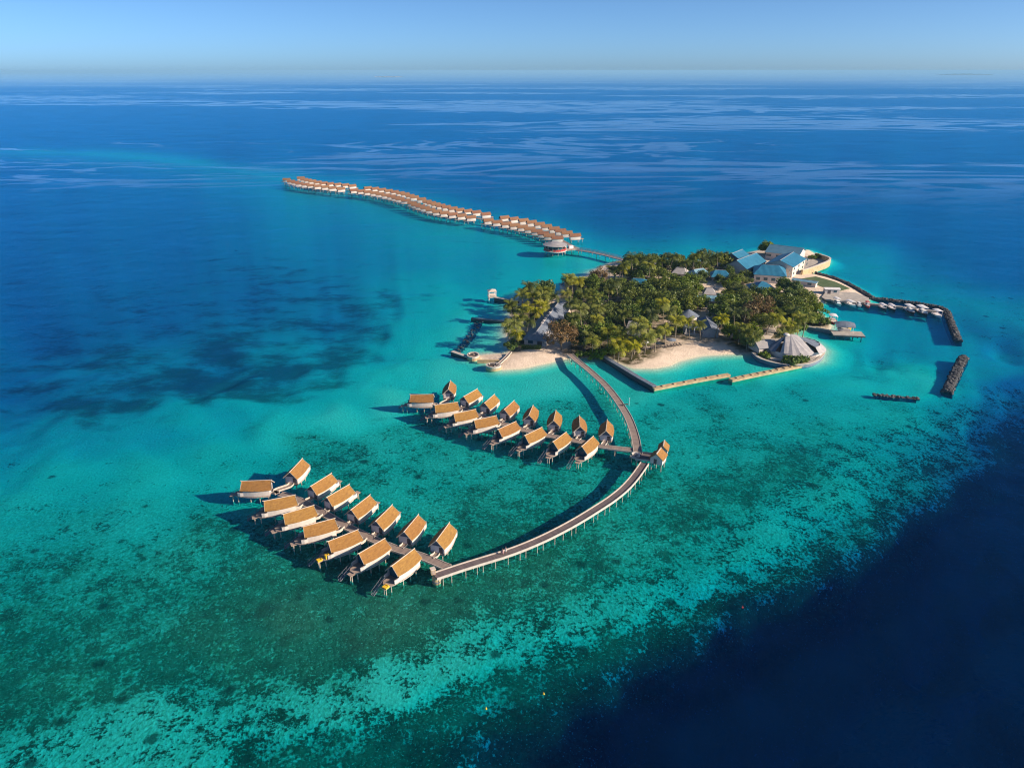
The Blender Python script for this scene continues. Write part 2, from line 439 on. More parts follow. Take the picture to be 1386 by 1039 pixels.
def bathy(P):
    cw = np.array([at(c[0], c[1])[:2] for c in CTRL])
    Q = uv(cw[:, 0], cw[:, 1])
    val = np.array([[math.log(c[2]), c[3], c[4]] for c in CTRL])
    out = np.zeros((len(P), 3))
    U = uv(P[:, 0], P[:, 1])
    for s in range(0, len(P), 20000):
        u = U[s:s + 20000]
        d2 = ((u[:, None, :] - Q[None]) ** 2).sum(2)
        w = 1.0 / (d2 + .012 ** 2) ** 2.0
        w /= w.sum(1, keepdims=True)
        out[s:s + 20000] = w @ val
    return out


def axis_y():
    ys = [80.0]
    while ys[-1] < 1200:
        y = ys[-1]
        ys.append(y + (1.6 if y < 470 else 1.6 * (y / 470) ** 1.6))
    st = ys[-1] - ys[-2]
    while ys[-1] < 60000:
        st *= 1.22
        ys.append(ys[-1] + st)
    return np.array([-4000, -1200, -300, -60, 20, 50, 68] + ys)


def axis_x():
    xs = [0.0]
    st = 1.7
    while xs[-1] < 60000:
        if xs[-1] > 200:
            st *= 1.035 if xs[-1] < 1200 else 1.3
        xs.append(xs[-1] + st)
    xs = np.array(xs)
    return np.concatenate([-xs[:0:-1], xs])


XS, YS = axis_x(), axis_y()
GX, GY = np.meshgrid(XS, YS)
P = np.stack([GX.ravel(), GY.ravel()], 1)
nx, ny = len(XS), len(YS)
warp = np.zeros_like(P)
fine = (np.abs(P[:, 0]) < 1500) & (P[:, 1] > 60) & (P[:, 1] < 1400)
idx = np.nonzero(fine)[0]
nz = np.zeros((len(P), 3))
for i in idx:
    x, y = P[i]
    s = 1.0 + max(0.0, (y - 300) / 300)
    nz[i, 0] = mnoise.fractal(Vector((x / (16 * s), y / (16 * s), 3.1)), .9, 2.1, 4)
    nz[i, 1] = mnoise.noise(Vector((x / (22 * s), y / (22 * s), 9.7)))
    nz[i, 2] = mnoise.noise(Vector((x / (22 * s), y / (22 * s), 19.7)))
amp = np.clip(P[:, 1] / 200, .4, 4)
PW = P + np.stack([nz[:, 1], nz[:, 2]], 1) * (6.0 * amp)[:, None]
B = bathy(PW)
# the long sand bank that carries the far villas
BANK = [at(*p)[:2] for p in ((-200, 204), (0, 206), (100, 209), (200, 217), (300, 230), (375, 244), (450, 261), (520, 276), (600, 300), (680, 318), (760, 338), (850, 350), (960, 350))]
bd = np.full(len(P), 1e9)
for (ax, ay), (bx, by) in zip(BANK, BANK[1:]):
    ab = np.array([bx - ax, by - ay])
    tt = np.clip(((PW - (ax, ay)) @ ab) / (ab @ ab), 0, 1)
    bd = np.minimum(bd, np.hypot(PW[:, 0] - ax - tt * ab[0], PW[:, 1] - ay - tt * ab[1]))
bankd = np.log(2.3 + np.clip((P[:, 1] - 500) / 300, 0, 2) * .7 + (bd / 50) ** 2)
SHELF = [at(*p)[:2] for p in ((-300, 203), (0, 206), (100, 209), (200, 217), (300, 230), (375, 244), (450, 261), (520, 276), (600, 300), (680, 318), (760, 338), (850, 349), (950, 348), (1040, 334), (1110, 338), (1150, 372), (1210, 398), (1290, 412), (1330, 432), (1386, 455), (1460, 480))]
od = np.full(len(P), 1e9)
for (ax, ay), (bx, by) in zip(SHELF, SHELF[1:]):
    ab = np.array([bx - ax, by - ay])
    tt = np.clip(((PW - (ax, ay)) @ ab) / (ab @ ab), 0, 1)
    od = np.minimum(od, np.hypot(PW[:, 0] - ax - tt * ab[0], PW[:, 1] - ay - tt * ab[1]))
brg = np.array([a / b for a, b in SHELF])
rad = np.interp(P[:, 0] / np.maximum(P[:, 1], 50), brg, [b for a, b in SHELF])
beyond = np.clip((P[:, 1] - rad) / 30 + .5, 0, 1)
ocean = np.log(np.minimum(2.4 + (od / 43) ** 1.7, 5.6))
B[:, 0] = B[:, 0] * (1 - beyond) + ocean * beyond
B[:, 2] *= 1 - beyond
kk = 2.5
B[:, 0] = -np.log(np.exp(-kk * B[:, 0]) + np.exp(-kk * bankd)) / kk
near = (P[:, 0] > -60) & (P[:, 0] < 330) & (P[:, 1] > 200) & (P[:, 1] < 620)
sd = np.full(len(P), -500.0)
sd[near] = sdist(P[near])
depth = np.exp(B[:, 0] + nz[:, 0] * .16)
depth = np.minimum(depth, 55.0)
shore = np.maximum(0.0, -sd)
depth = np.minimum(depth, .04 + shore * np.where((P[:, 0] > 110) & (P[:, 1] > 330) | (P[:, 1] > 440), .22, .075) + (shore / 14) ** 2)
land = np.clip(sd * .16, 0, 1.25) + np.where(sd > 0, .06 * nz[:, 0], 0)
zbed = np.where(sd > 0, land - .03, -depth)
coral = np.clip(B[:, 1] + nz[:, 0] * .10, 0, 1) * np.clip((shore - 4) / 14, 0, 1)
CREST = [at(*p)[:2] for p in ((-60, 1050), (60, 1028), (200, 992), (300, 990), (440, 952), (540, 922), (650, 890), (760, 848), (870, 812), (960, 776), (1050, 732), (1125, 680), (1180, 625), (1225, 580))]
ed = np.full(len(P), 1e9)
for (ax, ay), (bx, by) in zip(CREST, CREST[1:]):
    ab = np.array([bx - ax, by - ay])
    tt = np.clip(((PW - (ax, ay)) @ ab) / (ab @ ab), 0, 1)
    ed = np.minimum(ed, np.hypot(PW[:, 0] - ax - tt * ab[0], PW[:, 1] - ay - tt * ab[1]))
edge = np.exp(-(ed / 11.0) ** 2) * np.clip(.8 + nz[:, 0] * .7, 0, 1)
coral = coral * (1 - edge * .55) + .40 * edge * .55
front = (P[:, 1] < 300) & ((P[:, 0] > 60) | (P[:, 1] < 185))
cs = np.clip((depth - 2.8) / 2.6, 0, 1) * np.clip((300 - P[:, 1]) / 110, 0, 1)
coral = np.where(front, np.maximum(coral, cs * cs * (3 - 2 * cs) * np.clip((shore - 4) / 14, 0, 1)), coral)
grass = np.clip(B[:, 2] + nz[:, 0] * .12 * (B[:, 2] > .02), 0, 1) * np.clip((shore - 4) / 14, 0, 1)


def grid_mesh(name, Z, mat, attrs, keep):
    q = (np.arange(ny - 1)[:, None] * nx + np.arange(nx - 1)[None]).ravel()
    quads = np.stack([q, q + 1, q + nx + 1, q + nx], 1)
    quads = quads[keep[quads].any(1)] if keep is not None else quads
    used = np.unique(quads)
    remap = np.full(nx * ny, -1)
    remap[used] = np.arange(len(used))
    quads = remap[quads]
    me = bpy.data.meshes.new(name)
    co = np.stack([P[used, 0], P[used, 1], Z[used]], 1).astype(np.float32)
    me.vertices.add(len(co))
    me.vertices.foreach_set('co', co.ravel())
    me.loops.add(quads.size)
    me.loops.foreach_set('vertex_index', quads.ravel().astype(np.int32))
    me.polygons.add(len(quads))
    me.polygons.foreach_set('loop_start', np.arange(0, quads.size, 4, dtype=np.int32))
    me.polygons.foreach_set('use_smooth', np.ones(len(quads), bool))
    for k, v in attrs.items():
        a = me.attributes.new(k, 'FLOAT', 'POINT')
        a.data.foreach_set('value', v[used].astype(np.float32))
    me.materials.append(mat)
    me.update(calc_edges=True)
    me.validate()
    o = bpy.data.objects.new(name, me)
    C.objects.link(o)
    return o


def seabed_mat():
    g = G('seabed')
    co = g.coords()
    cor, gra = g.attr('coral'), g.attr('grass')
    hgt = g.n('SeparateXYZ', {0: co}).outputs[2]
    # sand and rubble
    n1 = g.noise(co, 1.25, 4, .68)
    n2 = g.noise(co, .22, 3, .6)
    n3 = g.noise(co, .035, 5, .6)
    sand = g.mix(g.ramp(n1, .35, .65), (.80, .735, .58), (.66, .60, .46))
    sand = g.mix(g.ramp(n3, .35, .7), sand, (.72, .665, .51))
    rip = g.n('TexVoronoi', {'Vector': g.n('Mapping', {'Vector': co, 'Scale': (.55, .95, 1)}).outputs[0], 'Scale': .9, 'Randomness': 1}, feature='DISTANCE_TO_EDGE').outputs[0]
    fg = g.ramp(g.noise(g.n('Mapping', {'Vector': co, 'Scale': (1.5, 1.0, 1), 'Rotation': (0, 0, R(30))}).outputs[0], 1.3, 4, .72), .40, .60)
    sand = g.mix(g.math('MULTIPLY', fg, g.math('MULTIPLY_ADD', cor, 1.5, .10, clamp=True)), sand, (.33, .33, .20))
    # thin algae and rubble cover of the reef flat
    gr = g.ramp(g.noise(co, .95, 4, .7), .36, .62)
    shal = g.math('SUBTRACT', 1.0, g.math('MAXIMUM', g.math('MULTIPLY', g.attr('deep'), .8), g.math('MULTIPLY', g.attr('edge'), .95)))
    alg = g.math('MULTIPLY', g.math('MULTIPLY', g.math('MULTIPLY_ADD', gr, .75, .25), shal), g.math('MULTIPLY_ADD', cor, 2.1, -.12, clamp=True))
    sand = g.mix(alg, sand, (.205, .205, .105))
    # coral
    v = g.math('ADD', g.math('MULTIPLY', n2, .42), g.math('MULTIPLY', n1, .58))
    th = g.math('MULTIPLY_ADD', cor, -.34, .665)
    cm = g.ramp(g.math('SUBTRACT', v, th), -.025, .035)
    cc = g.mix(g.ramp(g.noise(co, .5, 6, .7), .35, .65), (.125, .105, .06), (.24, .18, .11))
    cc = g.mix(g.ramp(g.noise(co, 1.6, 3, .6), .52, .7), cc, (.26, .21, .14))
    cc = g.mix(g.ramp(g.noise(co, .11, 5, .6), .55, .68), cc, (.17, .09, .055))
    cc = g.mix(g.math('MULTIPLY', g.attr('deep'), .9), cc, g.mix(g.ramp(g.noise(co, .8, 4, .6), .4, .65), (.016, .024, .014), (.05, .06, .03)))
    col = g.mix(g.math('MULTIPLY', cm, .94), sand, cc)
    # water sparkle painted in as pale flecks among the heads
    sparkle = g.math('MULTIPLY', g.ramp(g.noise(co, 2.1, 3, .6), .60, .68), g.ramp(n2, .35, .6))
    col = g.mix(g.math('MULTIPLY', sparkle, .7), col, (.62, .58, .40))
    # coral heads
    vo = g.n('TexVoronoi', {'Vector': co, 'Scale': .11, 'Randomness': 1}, feature='F1')
    hd = g.math('SUBTRACT', 1.0, g.ramp(g.math('ADD', vo.outputs[0], g.math('MULTIPLY', n1, .35)), .26, .36))
    pick = g.math('GREATER_THAN', g.n('SeparateColor', {0: vo.outputs[1]}).outputs[0], g.math('MULTIPLY_ADD', cor, -1.1, 1.02))
    col = g.mix(g.math('MULTIPLY', g.math('MULTIPLY', hd, pick), .85), col, (.085, .06, .04))
    # sea grass, drawn out by the current
    cg = g.n('Mapping', {'Vector': co, 'Scale': (.045, .07, .05), 'Rotation': (0, 0, R(12))}).outputs[0]
    gn = g.noise(cg, 1.0, 8, .68)
    gm = g.ramp(g.math('SUBTRACT', gn, g.math('MULTIPLY_ADD', gra, -.34, .70)), -.12, .14)
    col = g.mix(g.math('MULTIPLY', gm, .78), col, (.10, .105, .08))
    # dry sand above the water line
    dry = g.ramp(hgt, -.02, .35)
    dcol = g.mix(g.ramp(g.noise(co, .25, 7, .65), .35, .68), (.74, .61, .49), (.64, .52, .41))
    dcol = g.mix(g.ramp(hgt, .02, .16), (.52, .42, .29), dcol)
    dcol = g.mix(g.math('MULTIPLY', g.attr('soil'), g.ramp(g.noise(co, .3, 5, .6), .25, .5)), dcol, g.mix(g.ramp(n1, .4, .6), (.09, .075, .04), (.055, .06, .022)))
    col = g.mix(dry, col, dcol)
    b = g.n('Bump', {'Strength': .6, 'Distance': .5, 'Height': g.math('ADD', n1, g.math('MULTIPLY', cm, .7))})
    p = g.n('BsdfDiffuse', {'Color': col, 'Normal': b.outputs[0]})
    return g.finish(p.outputs[0])


ABS = (1.5, .102, .021)      # absorption per metre of the lagoon water


def water_mat():
    g = G('sea_water')
    co = g.coords()
    geo = g.n('NewGeometry')
    d = g.attr('depth')
    c = g.math('ABSOLUTE', g.n('VectorMath', {0: geo.outputs['Incoming'], 1: geo.outputs['True Normal']}, operation='DOT_PRODUCT').outputs['Value'])
    s2 = g.math('SUBTRACT', 1.0, g.math('MULTIPLY', c, c))
    cr = g.math('SQRT', g.math('SUBTRACT', 1.0, g.math('MULTIPLY', s2, 1 / 1.777)))
    path = g.math('DIVIDE', d, cr)
    ch = [g.math('POWER', math.e, g.math('MULTIPLY', path, -a)) for a in ABS]
    tc = g.n('CombineColor', {0: ch[0], 1: ch[1], 2: ch[2]}).outputs[0]
    tr = g.n('BsdfTransparent', {'Color': tc})
    body = g.n('BsdfDiffuse', {'Color': (.0, .0115, .052, 1)})
    fac = g.math('SUBTRACT', 1.0, g.math('POWER', math.e, g.math('MULTIPLY', path, -.032)))
    base = g.n('MixShader', {0: fac, 1: tr.outputs[0], 2: body.outputs[0]})
    # wind slicks: long calm streaks that mirror the low sky
    sc = g.n('Mapping', {'Vector': co, 'Scale': (.0017, .0036, 1), 'Rotation': (0, 0, R(-16))}).outputs[0]
    wn = g.n('TexNoise', {'Vector': sc, 'Scale': 1.0, 'Detail': 7, 'Roughness': .55, 'Distortion': 2.6}).outputs[0]
    wb = g.n('TexNoise', {'Vector': g.n('Mapping', {'Vector': co, 'Scale': (.0005, .0012, 1), 'Location': (3.3, 1.1, 0)}).outputs[0], 'Scale': 1.0, 'Detail': 2, 'Roughness': .5}).outputs[0]
    yy = g.n('SeparateXYZ', {0: co}).outputs[1]
    far = g.ramp(yy, 560, 900)
    ridge = g.math('ABSOLUTE', g.math('SUBTRACT', wn, .5))
    wid = g.math('MULTIPLY_ADD', g.ramp(wb, .42, .66), .12, -.04)
    gust = g.n('TexNoise', {'Vector': g.n('Mapping', {'Vector': co, 'Scale': (.011, .034, 1), 'Rotation': (0, 0, R(-20))}).outputs[0], 'Scale': 1.0, 'Detail': 6, 'Roughness': .62}).outputs[0]
    sl = g.math('MULTIPLY', g.math('SUBTRACT', 1.0, g.ramp(g.math('SUBTRACT', ridge, wid), -.012, .020)), far)
    n1 = g.noise(g.n('Mapping', {'Vector': co, 'Scale': (.5, .8, 1), 'Rotation': (0, 0, R(25))}).outputs[0], 1.0, 4, .6)
    n2 = g.noise(co, .06, 3, .5)
    hgt = g.math('ADD', n1, g.math('MULTIPLY', n2, 3.0))
    st = g.math('MULTIPLY_ADD', sl, -.3, .6)
    b = g.n('Bump', {'Distance': .35, 'Height': hgt, 'Strength': st})
    gl = g.n('BsdfGlossy', {'Color': g.mix(g.math('SUBTRACT', 1.0, g.ramp(c, .002, .022)), g.mix(sl, (.05, .60, 1.0), (.55, .80, 1.0)), (.92, .97, 1.0)), 'Roughness': .12, 'Normal': b.outputs[0]})
    cb = g.math('ABSOLUTE', g.n('VectorMath', {0: geo.outputs['Incoming'], 1: b.outputs[0]}, operation='DOT_PRODUCT').outputs['Value'])
    fr = g.math('MULTIPLY_ADD', g.math('POWER', g.math('MULTIPLY_ADD', cb, -.95, .985, clamp=True), 5.0), .98, .02)
    graz = g.math('SUBTRACT', 1.0, g.ramp(c, .002, .022))
    k = g.math('MULTIPLY', g.math('MULTIPLY', fr, g.math('MULTIPLY_ADD', sl, .35, .80)), g.math('MULTIPLY_ADD', gust, 1.3, .35))
    k = g.math('MULTIPLY_ADD', graz, g.math('SUBTRACT', .96, k), k)
    g.set(body.inputs['Normal'], b.outputs[0])
    fin = g.n('MixShader', {0: k, 1: base.outputs[0], 2: gl.outputs[0]})
    return g.finish(fin.outputs[0])


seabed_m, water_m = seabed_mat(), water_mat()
onland = sd > 0
zb = zbed
quad_keep_land = onland
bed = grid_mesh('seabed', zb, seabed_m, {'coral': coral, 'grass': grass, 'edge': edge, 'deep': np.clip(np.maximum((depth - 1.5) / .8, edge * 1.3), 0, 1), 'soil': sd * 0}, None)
bed['kind'] = 'structure'
dwater = np.where(sd > 0, 0.0, depth)
sea = grid_mesh('water', np.zeros(nx * ny), water_m, {'depth': dwater}, None)
sea['kind'] = 'structure'


def ground_z(x, y):
    s = float(sdist(np.array([[x, y]]))[0])
    return min(1.25, max(0, s * .16)) - .03


# ---------------------------------------------------------------- camera, light, sky
cam = bpy.data.cameras.new('camera')
cam.sensor_width = 36
cam.lens = 36 * F / 1386
cam.clip_end = 200000
cam.clip_start = 1
co_ = bpy.data.objects.new('camera', cam)
C.objects.link(co_)
co_.location = (0, 0, H)
co_.rotation_euler = (math.pi / 2 - PITCH, 0, 0)
scene.camera = co_

SUN_AZ, SUN_EL = -17.0, 24.0
sv = Vector((math.cos(R(SUN_EL)) * math.cos(R(SUN_AZ)), math.cos(R(SUN_EL)) * math.sin(R(SUN_AZ)), math.sin(R(SUN_EL))))
ld = bpy.data.lights.new('sun', 'SUN')
ld.energy = 4.9
ld.angle = R(.5)
ld.color = (1, .82, .63)
lo = bpy.data.objects.new('sun', ld)
C.objects.link(lo)
lo.rotation_euler = sv.to_track_quat('Z', 'Y').to_euler()
lo.location = sv * 500

w = bpy.data.worlds.new('World')
scene.world = w
w.use_nodes = True
wt = w.node_tree
wt.nodes.clear()
sky = wt.nodes.new('ShaderNodeTexSky')
sky.sky_type = 'NISHITA'
sky.sun_disc = False
sky.sun_elevation = R(SUN_EL)
sky.sun_rotation = R(90 - SUN_AZ)
sky.altitude = 100
sky.air_density = .4
sky.dust_density = .7
sky.ozone_density = 8.0
bg = wt.nodes.new('ShaderNodeBackground')
bg.inputs[1].default_value = .092
wo = wt.nodes.new('ShaderNodeOutputWorld')
tint = wt.nodes.new('ShaderNodeMix')
tint.data_type = 'RGBA'
tint.blend_type = 'MULTIPLY'
tint.inputs[0].default_value = 1
tint.inputs[7].default_value = (1.33, 1.28, 1.06, 1)
wt.links.new(sky.outputs[0], tint.inputs[6])
wt.links.new(tint.outputs[2], bg.inputs[0])
wt.links.new(bg.outputs[0], wo.inputs[0])

vs = scene.view_settings
vs.view_transform = 'Standard'
vs.look = 'None'
vs.exposure = 0.76
vs.gamma = 1
scene.cycles.use_denoising = True
scene.cycles.filter_width = 1.15
scene.cycles.max_bounces = 8
scene.cycles.diffuse_bounces = 2
scene.cycles.glossy_bounces = 2
scene.cycles.transparent_max_bounces = 8
# ---------------------------------------------------------------- overwater villas
VL = 3.6


def hw(x):
    t = (x + VL) / (2 * VL)
    return 1.45 + .78 * math.sin(math.pi * min(1, max(0, t * .66 + .20)))


XSEG = [-VL + 2 * VL * i / 12 for i in range(13)]


def villa_parts(t, far=False):
    rz, ez = 6.0, 4.15
    # roof: two curved slopes
    m = MB()
    for s in (-1, 1):
        rows = []
        for k in range(5):
            q = k / 4
            row = []
            for x in [-VL - .35] + XSEG[1:-1] + [VL + .35]:
                wx = (hw(x) + .26) * q
                sag = -.05 * math.sin(math.pi * q)
                row.append((x + .25 * q * (x / VL), s * wx, rz + (ez - rz) * q + sag + .10 * (x / VL) ** 2 * (1 - q) + random.uniform(-.03, .03)))
            rows.append(row if s > 0 else row[::-1])
        m.slab(rows, .16)
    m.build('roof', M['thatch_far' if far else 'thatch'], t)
    # curved side walls
    m = MB()
    for s in (-1, 1):
        rows = [[(x, s * (hw(x) - .0), z) for x in XSEG] for z in (1.9, 4.2)]
        vs = rows[0] + rows[1] + [(p[0], p[1] - s * .14, p[2]) for r in rows for p in r]
        n = len(XSEG)
        fs = []
        for j in range(n - 1):
            a = [(j, j + 1, n + j + 1, n + j), (2 * n + j + 1, 2 * n + j, 3 * n + j, 3 * n + j + 1), (n + j, n + j + 1, 3 * n + j + 1, 3 * n + j), (j + 1, j, 2 * n + j, 2 * n + j + 1)]
            fs += a if s < 0 else [f[::-1] for f in a]
        m.add(vs, fs)
    m.build('side_wall', M['white_wall'], t)
    e = hw(-VL) - .16
    m = MB()
    m.box((-VL + .16, 0, 3.08), (.12, 2 * e + .1, 2.26))
    m.box((-VL + .08, 0, 4.24), (.16, 2 * e + .4, .14))
    m.build('front_wall', M['panel'], t)
    m = MB()
    m.add([(-VL + .3, -e, 4.2), (-VL + .3, e, 4.2), (-VL + .3, 0, 5.85), (-VL + .38, -e, 4.2), (-VL + .38, e, 4.2), (-VL + .38, 0, 5.85)], [(2, 1, 0), (3, 4, 5), (0, 1, 4, 3), (1, 2, 5, 4), (2, 0, 3, 5)])
    m.build('pediment', M['slate'], t)  # dark slate paints in the shadow under the roof overhang
    e2 = hw(VL) - .16
    m = MB()
    m.add([(VL - .5, -e2, 2.35), (VL - .5, e2, 2.35), (VL - .5, e2, 4.2), (VL - .5, 0, 5.6), (VL - .5, -e2, 4.2)], [(0, 1, 2, 3, 4)])
    m.build('glass_front', M['glass'], t)
    # boat shaped floor
    m = MB()
    out = [(x, hw(x) + .06) for x in XSEG] + [(4.4, 1.85), (5.2, 1.6), (5.9, 1.2), (6.4, .75)]
    poly = out + [(x, -y) for x, y in out[::-1]]
    m.prism(poly, 2.12, 2.34)
    m.build('floor', M['deck'], t)
    if far:
        for x, y in ((-2.6, 1.2), (-2.6, -1.2), (2.6, 1.2), (2.6, -1.2), (5.4, 0)):
            m = MB()
            m.tube((x, y, -4), (x, y, 2.15), .17, 5)
            m.build('post', M['post'], t)
        return
    # ridge pole and verge boards
    m = MB()
    m.beam((-VL - .6, 0, rz + .12), (-VL - .2, 0, rz + .11), .14, .14)
    m.beam((-VL - .2, 0, rz + .11), (VL + .2, 0, rz + .11), .14, .12)
    m.beam((VL + .2, 0, rz + .11), (VL + .75, 0, rz + .22), .14, .14)
    m.build('ridge_pole', M['pale_trim'], t)
    for xe in (-VL - .36, VL + .36):
        m = MB()
        w_ = hw(xe) + .26
        for s in (-1, 1):
            m.beam((xe, 0, rz + .03), (xe + .25 * xe / VL, s * w_, ez - .07), .06, .2)
        m.build('verge_board', M['post'], t)
    m = MB()
    m.box((-VL + .07, -e * .55, 3.15), (.08, .95, 1.7))
    d = m.build('door', M['door'], t)
    # tapered lower hull
    m = MB()
    n = len(out)
    top = [(x, y - .08) for x, y in out]
    top = top + [(x, -y) for x, y in top[::-1]]
    low = [(x * .93, y * .66) for x, y in top]
    k = len(top)
    m.add([(x, y, 2.11 if x > VL else 1.9) for x, y in top] + [(x, y, 1.45) for x, y in low], [(i, k + i, k + (i + 1) % k, (i + 1) % k) for i in range(k)] + [tuple(range(k, 2 * k))])
    m.build('hull', M['hull'], t)
    for s in (-1, 1):
        m = MB()
        pts = [(VL, hw(VL)), (4.4, 1.82), (5.05, 1.62)]
        for (xa, ya), (xb, yb) in zip(pts, pts[1:]):
            m.beam((xa, s * ya, 2.85), (xb, s * yb, 2.85), .1, 1.0)
        for i in range(6):
            q = i / 5
            xx = VL + q * 1.45
            m.box((xx, s * (hw(VL) - .05 + q * (1.6 - hw(VL))), 3.0), (.1, .16, .86))
        m.build('parapet', M['white_wall'], t)
    m = MB()
    m.box((6.85, .25, 2.0), (1.3, 1.5, .14))
    m.build('landing', M['deck'], t)
    m = MB()
    for s in (-.42, .42):
        m.beam((5.0, -1.75 + s, 2.25), (8.6, -2.1 + s, .1), .10, .18)
        m.beam((5.0, -1.75 + s, 3.1), (8.6, -2.1 + s, .95), .06, .07)
        for q in (0, .33, .66, 1):
            m.tube((5 + 3.6 * q, -1.75 + s - .35 * q, 2.2 - 2.15 * q), (5 + 3.6 * q, -1.75 + s - .35 * q, 3.1 - 2.15 * q), .035, 4)
    for i in range(11):
        q = i / 10
        m.box((5 + 3.6 * q, -1.75 - .35 * q, 2.22 - 2.15 * q), (.26, .86, .05), -.1)
    m.build('stairs', M['stair'], t)
    for x, y in ((-2.9, 1.0), (-2.9, -1.0), (-.6, 1.35), (-.6, -1.35), (1.9, 1.3), (1.9, -1.3), (5.4, .75), (6.9, .55), (6.9, -.1)):
        m = MB()
        m.tube((x, y, -3), (x, y, 1.95 if x > 5 else 1.7), .13, 6)
        m.build('post', M['post'], t)


RIDGE = {
    'front': {
        'near': [((529.4, 766.8), (561.3, 742.3)), ((485.2, 749.7), (520.8, 728.8)), ((442.3, 733.7), (485.7, 716.5)), ((410.4, 712.9), (452.6, 701.8)), ((383.1, 696.1), (424.5, 684.1)), ((358, 678.3), (398.5, 670.2)), ((328.3, 651.4), (365.8, 649.9))],
        'far': [((590.1, 732.4), (608.1, 707.9)), ((546.6, 720.2), (566.2, 696.9)), ((508.5, 705.5), (530.6, 683.9)), ((474.2, 690.8), (501.2, 669.9)), ((443, 672.9), (471.7, 656.4)), ((421.4, 657.7), (447.2, 641.7)), ((391.8, 639.4), (409.1, 621.1))]},
    'middle': {
        'near': [((787.6, 604.3), (802.7, 590.8)), ((748.7, 597.9), (765.9, 585.2)), ((710.3, 589.6), (733, 578.5)), ((673.5, 581.6), (698.8, 570.3)), ((642.8, 568.9), (670.4, 562.9)), ((614.7, 560.2), (642.8, 554.2)), ((589.8, 548.3), (617.9, 544.5)), ((556.8, 534.4), (585.5, 534))],
        'far': [((820.2, 582.1), (821.7, 569.8)), ((784.9, 576.5), (784, 563.8)), ((749.5, 568.6), (752.2, 556.7)), ((716.2, 561.3), (721, 550.0)), ((682, 554.9), (696, 542.2)), ((655.8, 545.6), (668.8, 534.2)), ((626.6, 537.5), (646.6, 526.1)), ((606.6, 527.4), (609.8, 515.1))]}}
WALK = {
    'front': [(379, 668), (390, 670.5), (405.5, 677), (432.5, 690.8), (462, 708), (496, 725), (535.5, 742), (569.9, 752), (599, 764.4), (607, 767.5)],
    'middle': [(593, 549.5), (603, 549.5), (622, 552), (647, 561), (677, 572), (710, 581.6), (746.7, 590), (783, 597), (817, 604), (853.6, 608.3), (862, 609)]}


def closest(pts, p):
    best = None
    for a, b in zip(pts, pts[1:]):
        ab = b - a
        t = max(0, min(1, (p - a).dot(ab) / ab.length_squared))
        q = a + ab * t
        if best is None or (q - p).length < (best - p).length:
            best = q
    return best


def smooth_line(pts, step=1.5):
    """Catmull-Rom through the points"""
    out = []
    n = len(pts)
    for i in range(n - 1):
        p0, p1, p2, p3 = pts[max(0, i - 1)], pts[i], pts[i + 1], pts[min(n - 1, i + 2)]
        k = max(1, int((p2 - p1).length / step))
        for j in range(k):
            t = j / k
            out.append(.5 * ((2 * p1) + (p2 - p0) * t + (2 * p0 - 5 * p1 + 4 * p2 - p3) * t * t + (3 * p1 - p0 - 3 * p2 + p3) * t ** 3))
    out.append(pts[-1])
    return out


def ribbon(m, pts, offs, z0, z1):
    """strip between lateral offsets offs=(a,b), from z0 to z1"""
    n = len(pts)
    vs = []
    for i, p in enumerate(pts):
        d = (pts[min(n - 1, i + 1)] - pts[max(0, i - 1)])
        d.z = 0
        d.normalize()
        s = Vector((d.y, -d.x, 0))
        a, b = p + s * offs[0], p + s * offs[1]
        vs += [(a.x, a.y, z0), (b.x, b.y, z0), (b.x, b.y, z1), (a.x, a.y, z1)]
    fs = []
    for i in range(n - 1):
        o = i * 4
        for j in range(4):
            k = (j + 1) % 4
            fs.append((o + j, o + 4 + j, o + 4 + k, o + k))
    fs += [(0, 1, 2, 3), ((n - 1) * 4 + 3, (n - 1) * 4 + 2, (n - 1) * 4 + 1, (n - 1) * 4)]
    m.add(vs, fs)
    L = [0.0]
    for a, b in zip(pts, pts[1:]):
        L.append(L[-1] + (b - a).length)
    return [l for l in L for _ in range(4)]


def along(o, vals):
    a = o.data.attributes.new('along', 'FLOAT', 'POINT')
    vals = list(vals) + [0.0] * (len(o.data.vertices) - len(vals))
    a.data.foreach_set('value', vals)


def boardwalk(name, label, cat, px, z, width, plank, edge, edge_h, group=None, step=4.0, edge_w=.28, raw=None, posts=True, r=.14):
    pts = smooth_line(raw or [at(p[0], p[1], z) for p in px])
    t = thing(name, label, cat, pts[0].to_tuple()[:2] + (0,), 0, group)
    off = Vector((pts[0].x, pts[0].y, 0))
    lp = [p - off for p in pts]
    m = MB()
    L = ribbon(m, lp, (-width / 2, width / 2), z - .22, z)
    d = m.build('deck', plank, t)
    along(d, L)
    if edge:
        for s in (-1, 1):
            m = MB()
            ribbon(m, lp, (s * width / 2 - .0 * s, s * (width / 2 + edge_w)), z - .35, z + edge_h)
            m.build('edge_beam', edge, t)
    if posts:
        acc, nxt = 0.0, step / 2
        for a, b in zip(lp, lp[1:]):
            acc += (b - a).length
            if acc >= nxt:
                nxt += step
                dr = (b - a).normalized()
                s = Vector((dr.y, -dr.x, 0)) * (width / 2 + .02)
                for k in (-1, 1):
                    q = a + s * k
                    m = MB()
                    m.tube((q.x, q.y, -3.0), (q.x, q.y, z - .2), r, 6)
                    m.build('post', M['post'], t)
    return t, pts


walkpts = {}
for key, lab in (('front', 'slatted timber boardwalk between the fourteen front villas'), ('middle', 'slatted timber boardwalk between the sixteen middle villas')):
    t, pts = boardwalk('boardwalk', lab, 'boardwalk', WALK[key], 2.3, 2.1, M['plank'], M['rail'], .12, None, 5.0, .16)
    walkpts[key] = pts

